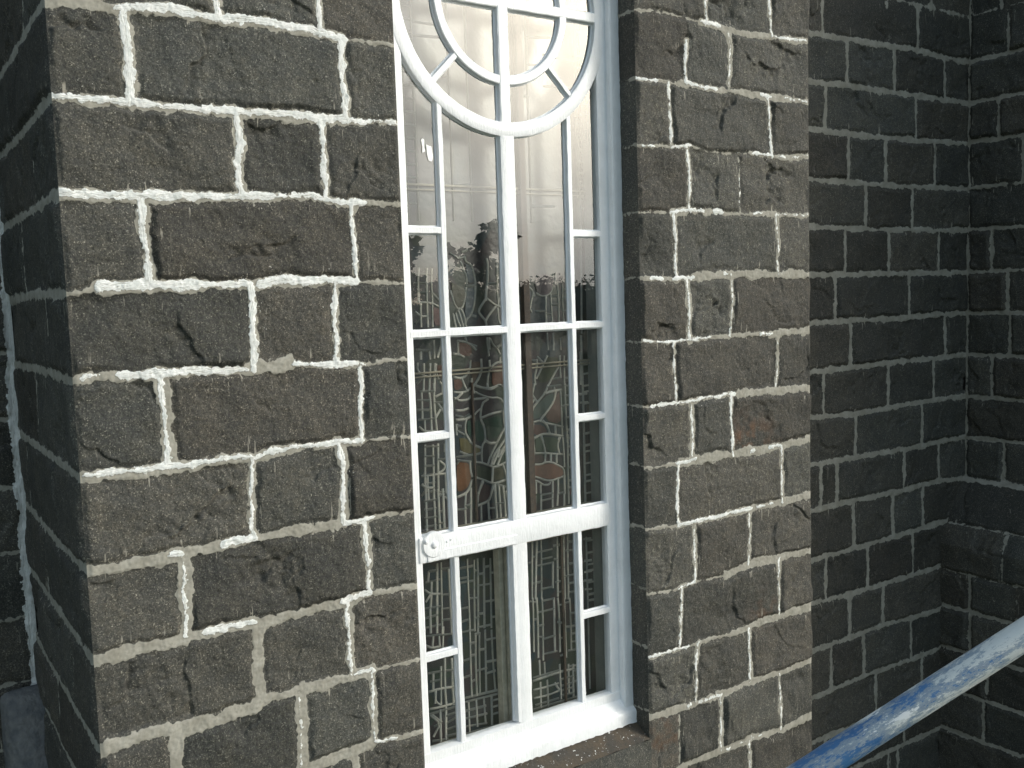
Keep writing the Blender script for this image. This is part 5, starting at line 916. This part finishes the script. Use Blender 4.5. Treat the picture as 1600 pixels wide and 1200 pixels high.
boxpart('inner_reveal', (.8525, .0510, -.60), (.880, YS + .002, .548), GREYJ, SG, 'grey painted reveal between the two windows'); boxpart('inner_reveal', (.525, .0510, -.60), (.5470, YS + .002, .548), GREYJ, SG)

# ------------------------------------------------------------------ scaffold tube
def pole_material():
    m, t, b = mat('paint_splashed_blue'); v = objco(t)
    mp_ = N(t, 'ShaderNodeMapping'); mp_.inputs['Scale'].default_value = (1, 1, .35); t.links.new(v, mp_.inputs[0])
    n1 = noise(t, mp_.outputs[0], 16, 12, .82, .2); n2 = noise(t, mp_.outputs[0], 140, 6, .75); n3 = noise(t, v, 5, 3)
    a = mth(t, 'ADD', mth(t, 'MULTIPLY', n1, .75), mth(t, 'MULTIPLY', n2, .25))
    sx = N(t, 'ShaderNodeSeparateXYZ'); t.links.new(v, sx.inputs[0]); a = mth(t, 'ADD', a, mrange(t, sx.outputs['Z'], 1.15, 1.6, -.025, .05))
    blue = mixc(t, mrange(t, n3, .35, .65), (.02, .10, .26), (.05, .16, .34)); grey = mixc(t, mrange(t, n2, .4, .6), (.26, .32, .36), (.16, .22, .30))
    c = mixc(t, mrange(t, a, .47, .485), blue, grey); c = mixc(t, mrange(t, a, .525, .54), c, (.50, .54, .54)); c = mixc(t, mrange(t, noise(t, mp_.outputs[0], 8, 8, .7), .60, .61), c, (.66, .69, .70))
    t.links.new(c, b.inputs['Base Color']); b.inputs['Roughness'].default_value = .42
    t.links.new(bump(t, mth(t, 'ADD', a, n2), .5, .004), b.inputs['Normal']); return m
PM = pole_material()
def tube(name, a, b, r, mat_, parent=None, n=32, m=60):
    a, b = Vector(a), Vector(b); d = b - a; q = d.to_track_quat('Z', 'Y'); bm = bmesh.new(); rows = []
    L = d.length
    for i in range(m + 1):
        rows.append([bm.verts.new(((r + random.uniform(-.0002, .0004)) * math.cos(2 * math.pi * j / n), (r + random.uniform(-.0002, .0004)) * math.sin(2 * math.pi * j / n), L * i / m)) for j in range(n)])
    for p, s_ in zip(rows[:-1], rows[1:]):
        for j in range(n): bm.faces.new((p[j], p[(j + 1) % n], s_[(j + 1) % n], s_[j]))
    inner = [[bm.verts.new(((r - .004) * math.cos(2 * math.pi * j / n), (r - .004) * math.sin(2 * math.pi * j / n), z)) for j in range(n)] for z in (0, L)]
    for j in range(n):
        bm.faces.new((rows[0][j], inner[0][j], inner[0][(j + 1) % n], rows[0][(j + 1) % n])); bm.faces.new((rows[-1][j], rows[-1][(j + 1) % n], inner[1][(j + 1) % n], inner[1][j])); bm.faces.new((inner[0][j], inner[1][j], inner[1][(j + 1) % n], inner[0][(j + 1) % n]))
    o = bm_obj(name, bm, mat_, parent, smooth=True); o.rotation_mode = 'QUATERNION'; o.rotation_quaternion = q; o.location = a; return o
pa, pb = Vector((1.230, -1.578, ZC - .809)), Vector((1.566, -1.777, ZC - .579)); pd = (pb - pa)
p0, p1 = pa - pd * 2.4, pb + pd * 1.1
tag(tube('scaffold_pole', p0, p1, .0241, PM), 'sloping blue scaffold tube smeared with white and grey paint in the lower right corner', 'scaffold pole')
st_ = pb + pd * .85; off = Vector((pd.y, -pd.x, 0)).normalized() * .050
STD = simple('dull_blue_tube', (.03, .10, .22), .5, (.10, .14, .18), 12, .3, .002, 90)
q = tag(tube('scaffold_standard', (st_.x + off.x, st_.y + off.y, 0), (st_.x + off.x, st_.y + off.y, ZC + 1.2), .0241, STD), 'upright blue scaffold tube clamped to the sloping one outside the right edge', 'scaffold pole')
def coupler(p, o2, parent_):
    bm = bmesh.new(); c = (p + o2 * .5); add_box(bm, (c.x - .035, c.y - .035, c.z - .03), (c.x + .035, c.y + .035, c.z + .03))
    return bm_obj('coupler', bm, STD, None, bevel=.008)
cp = coupler(st_, off, None); tag(cp, 'steel clamp joining the two scaffold tubes', 'clamp')

# ------------------------------------------------------------------ grounds and trees reflected in the glass
gm, t, b = mat('grass_ground'); v = objco(t)
t.links.new(mixc(t, mrange(t, noise(t, v, .4, 6), .4, .6), (.035, .06, .02), (.07, .075, .035)), b.inputs['Base Color']); b.inputs['Roughness'].default_value = .95
g = mesh_obj('ground', [(-1500, -1500, 0), (1500, -1500, 0), (1500, 1500, 0), (-1500, 1500, 0)], [(0, 1, 2, 3)], gm); g['kind'] = 'structure'
LEAF = simple('leaf_green', (.022, .042, .014), .6, (.05, .075, .025), 1.5, 0); BARK = simple('bark', (.06, .045, .03), .9, (.09, .07, .05), 6, .5, .02, 20)
def make_tree(name, h, cr_, ch, n, leaf, seed, spread=.28):
    r = random.Random(seed); root = link(bpy.data.objects.new(name, None)); V = []; F = []
    def ring_(c, rad): i = len(V); V.extend([(c[0] + rad * math.cos(a * math.pi / 4), c[1] + rad * math.sin(a * math.pi / 4), c[2]) for a in range(8)]); return i
    def limb(a, b, r0, r1, k=4):
        prev = None
        for i in range(k + 1):
            s_ = i / k; c = [a[j] + (b[j] - a[j]) * s_ + (r.uniform(-.06, .06) * h * .05 if 0 < i < k else 0) for j in range(3)]; cur = ring_(c, r0 + (r1 - r0) * s_)
            if prev is not None:
                for j in range(8): F.append((prev + j, prev + (j + 1) % 8, cur + (j + 1) % 8, cur + j))
            prev = cur
    limb((0, 0, 0), (0, 0, h * .75), h * .028, h * .012, 6); tips = []
    for i in range(11):
        a = r.uniform(0, 6.28); z0 = h * r.uniform(.35, .72); L = cr_ * r.uniform(.5, .95); tp = (L * math.cos(a), L * math.sin(a), z0 + h * r.uniform(.08, .24)); limb((0, 0, z0), tp, h * .010, h * .003, 3); tips.append(tp)
    mesh_obj('trunk', V, F, BARK, root, smooth=True)
    V = []; F = []; cl_ = []
    for i in range(26):
        tp = r.choice(tips + [(0, 0, h * .8)]); cl_.append((tp[0] + r.gauss(0, cr_ * spread), tp[1] + r.gauss(0, cr_ * spread), min(h * .985, tp[2] + r.gauss(0, ch * .22)), r.uniform(.16, .36) * cr_))
    for i in range(n):
        c = r.choice(cl_); d = Vector((r.gauss(0, 1), r.gauss(0, 1), r.gauss(0, .8))).normalized() * c[3] * r.uniform(.5, 1.1); p = Vector(c[:3]) + d
        u = Vector((r.gauss(0, 1), r.gauss(0, 1), r.gauss(0, .5))).normalized() * leaf * r.uniform(.6, 1.3); w = u.cross(Vector((r.gauss(0, 1), r.gauss(0, 1), r.gauss(0, 1)))).normalized() * leaf * .4
        i0 = len(V); V += [tuple(p - u), tuple(p - w), tuple(p + u), tuple(p + w)]; F.append((i0, i0 + 1, i0 + 2, i0 + 3))
    mesh_obj('crown', V, F, LEAF, root); return root
def place(root, az, dist, s=1, rz=0, **k):
    a = math.radians(az); root.location = (dist * math.sin(a), 2.85 - dist * math.cos(a), 0); root.rotation_euler.z = rz; root.scale = (s, s, s); tag(root, **k); return root
def copy_tree(root):
    c = root.copy(); link(c)
    for ch in list(root.children): d = ch.copy(); link(d); d.parent = c
    return c
GR = 'trees across the grounds seen in the glass'
t1 = make_tree('broadleaf_tree', 6.95, 1.2, 3.4, 2300, .15, 1, .24)
place(t1, 27.6, 25, .97, .3, label='bushy tree mirrored in the left hand panes', cat='tree', group=GR)
place(copy_tree(t1), 30.6, 25, 1.0, 2., label='bushy tree standing beside the feathery one', cat='tree', group=GR)
t2 = make_tree('feathery_tree', 6.75, .50, 3.0, 420, .19, 5)
place(t2, 32.0, 19, 1.0, 1., label='small feathery tree with long drooping leaves', cat='tree', group=GR)
far = [(33.2, 1.0), (34.1, .98), (35.0, 1.02), (35.7, .99), (36.5, 1.03), (37.4, 1.0), (38.3, 1.01), (39.4, .99), (40.5, 1.02), (42.2, 1.0), (44.5, 1.02), (26.5, .99), (24.6, 1.01)]
places_ = ['third', 'fourth', 'fifth', 'sixth', 'seventh', 'eighth', 'ninth', 'tenth', 'eleventh', 'twelfth', 'thirteenth', 'first', 'second']
t3 = make_tree('hedgerow_tree', 6.0, 3.4, 3.6, 2600, .22, 9)
for i, (az, s) in enumerate(far):
    o = t3 if i == 0 else copy_tree(t3)
    place(o, az, 80 + 4 * (i % 3), s, i * 1.7, label='%s dark tree from the left in the far hedgerow' % places_[i], cat='tree', group='hedgerow trees')
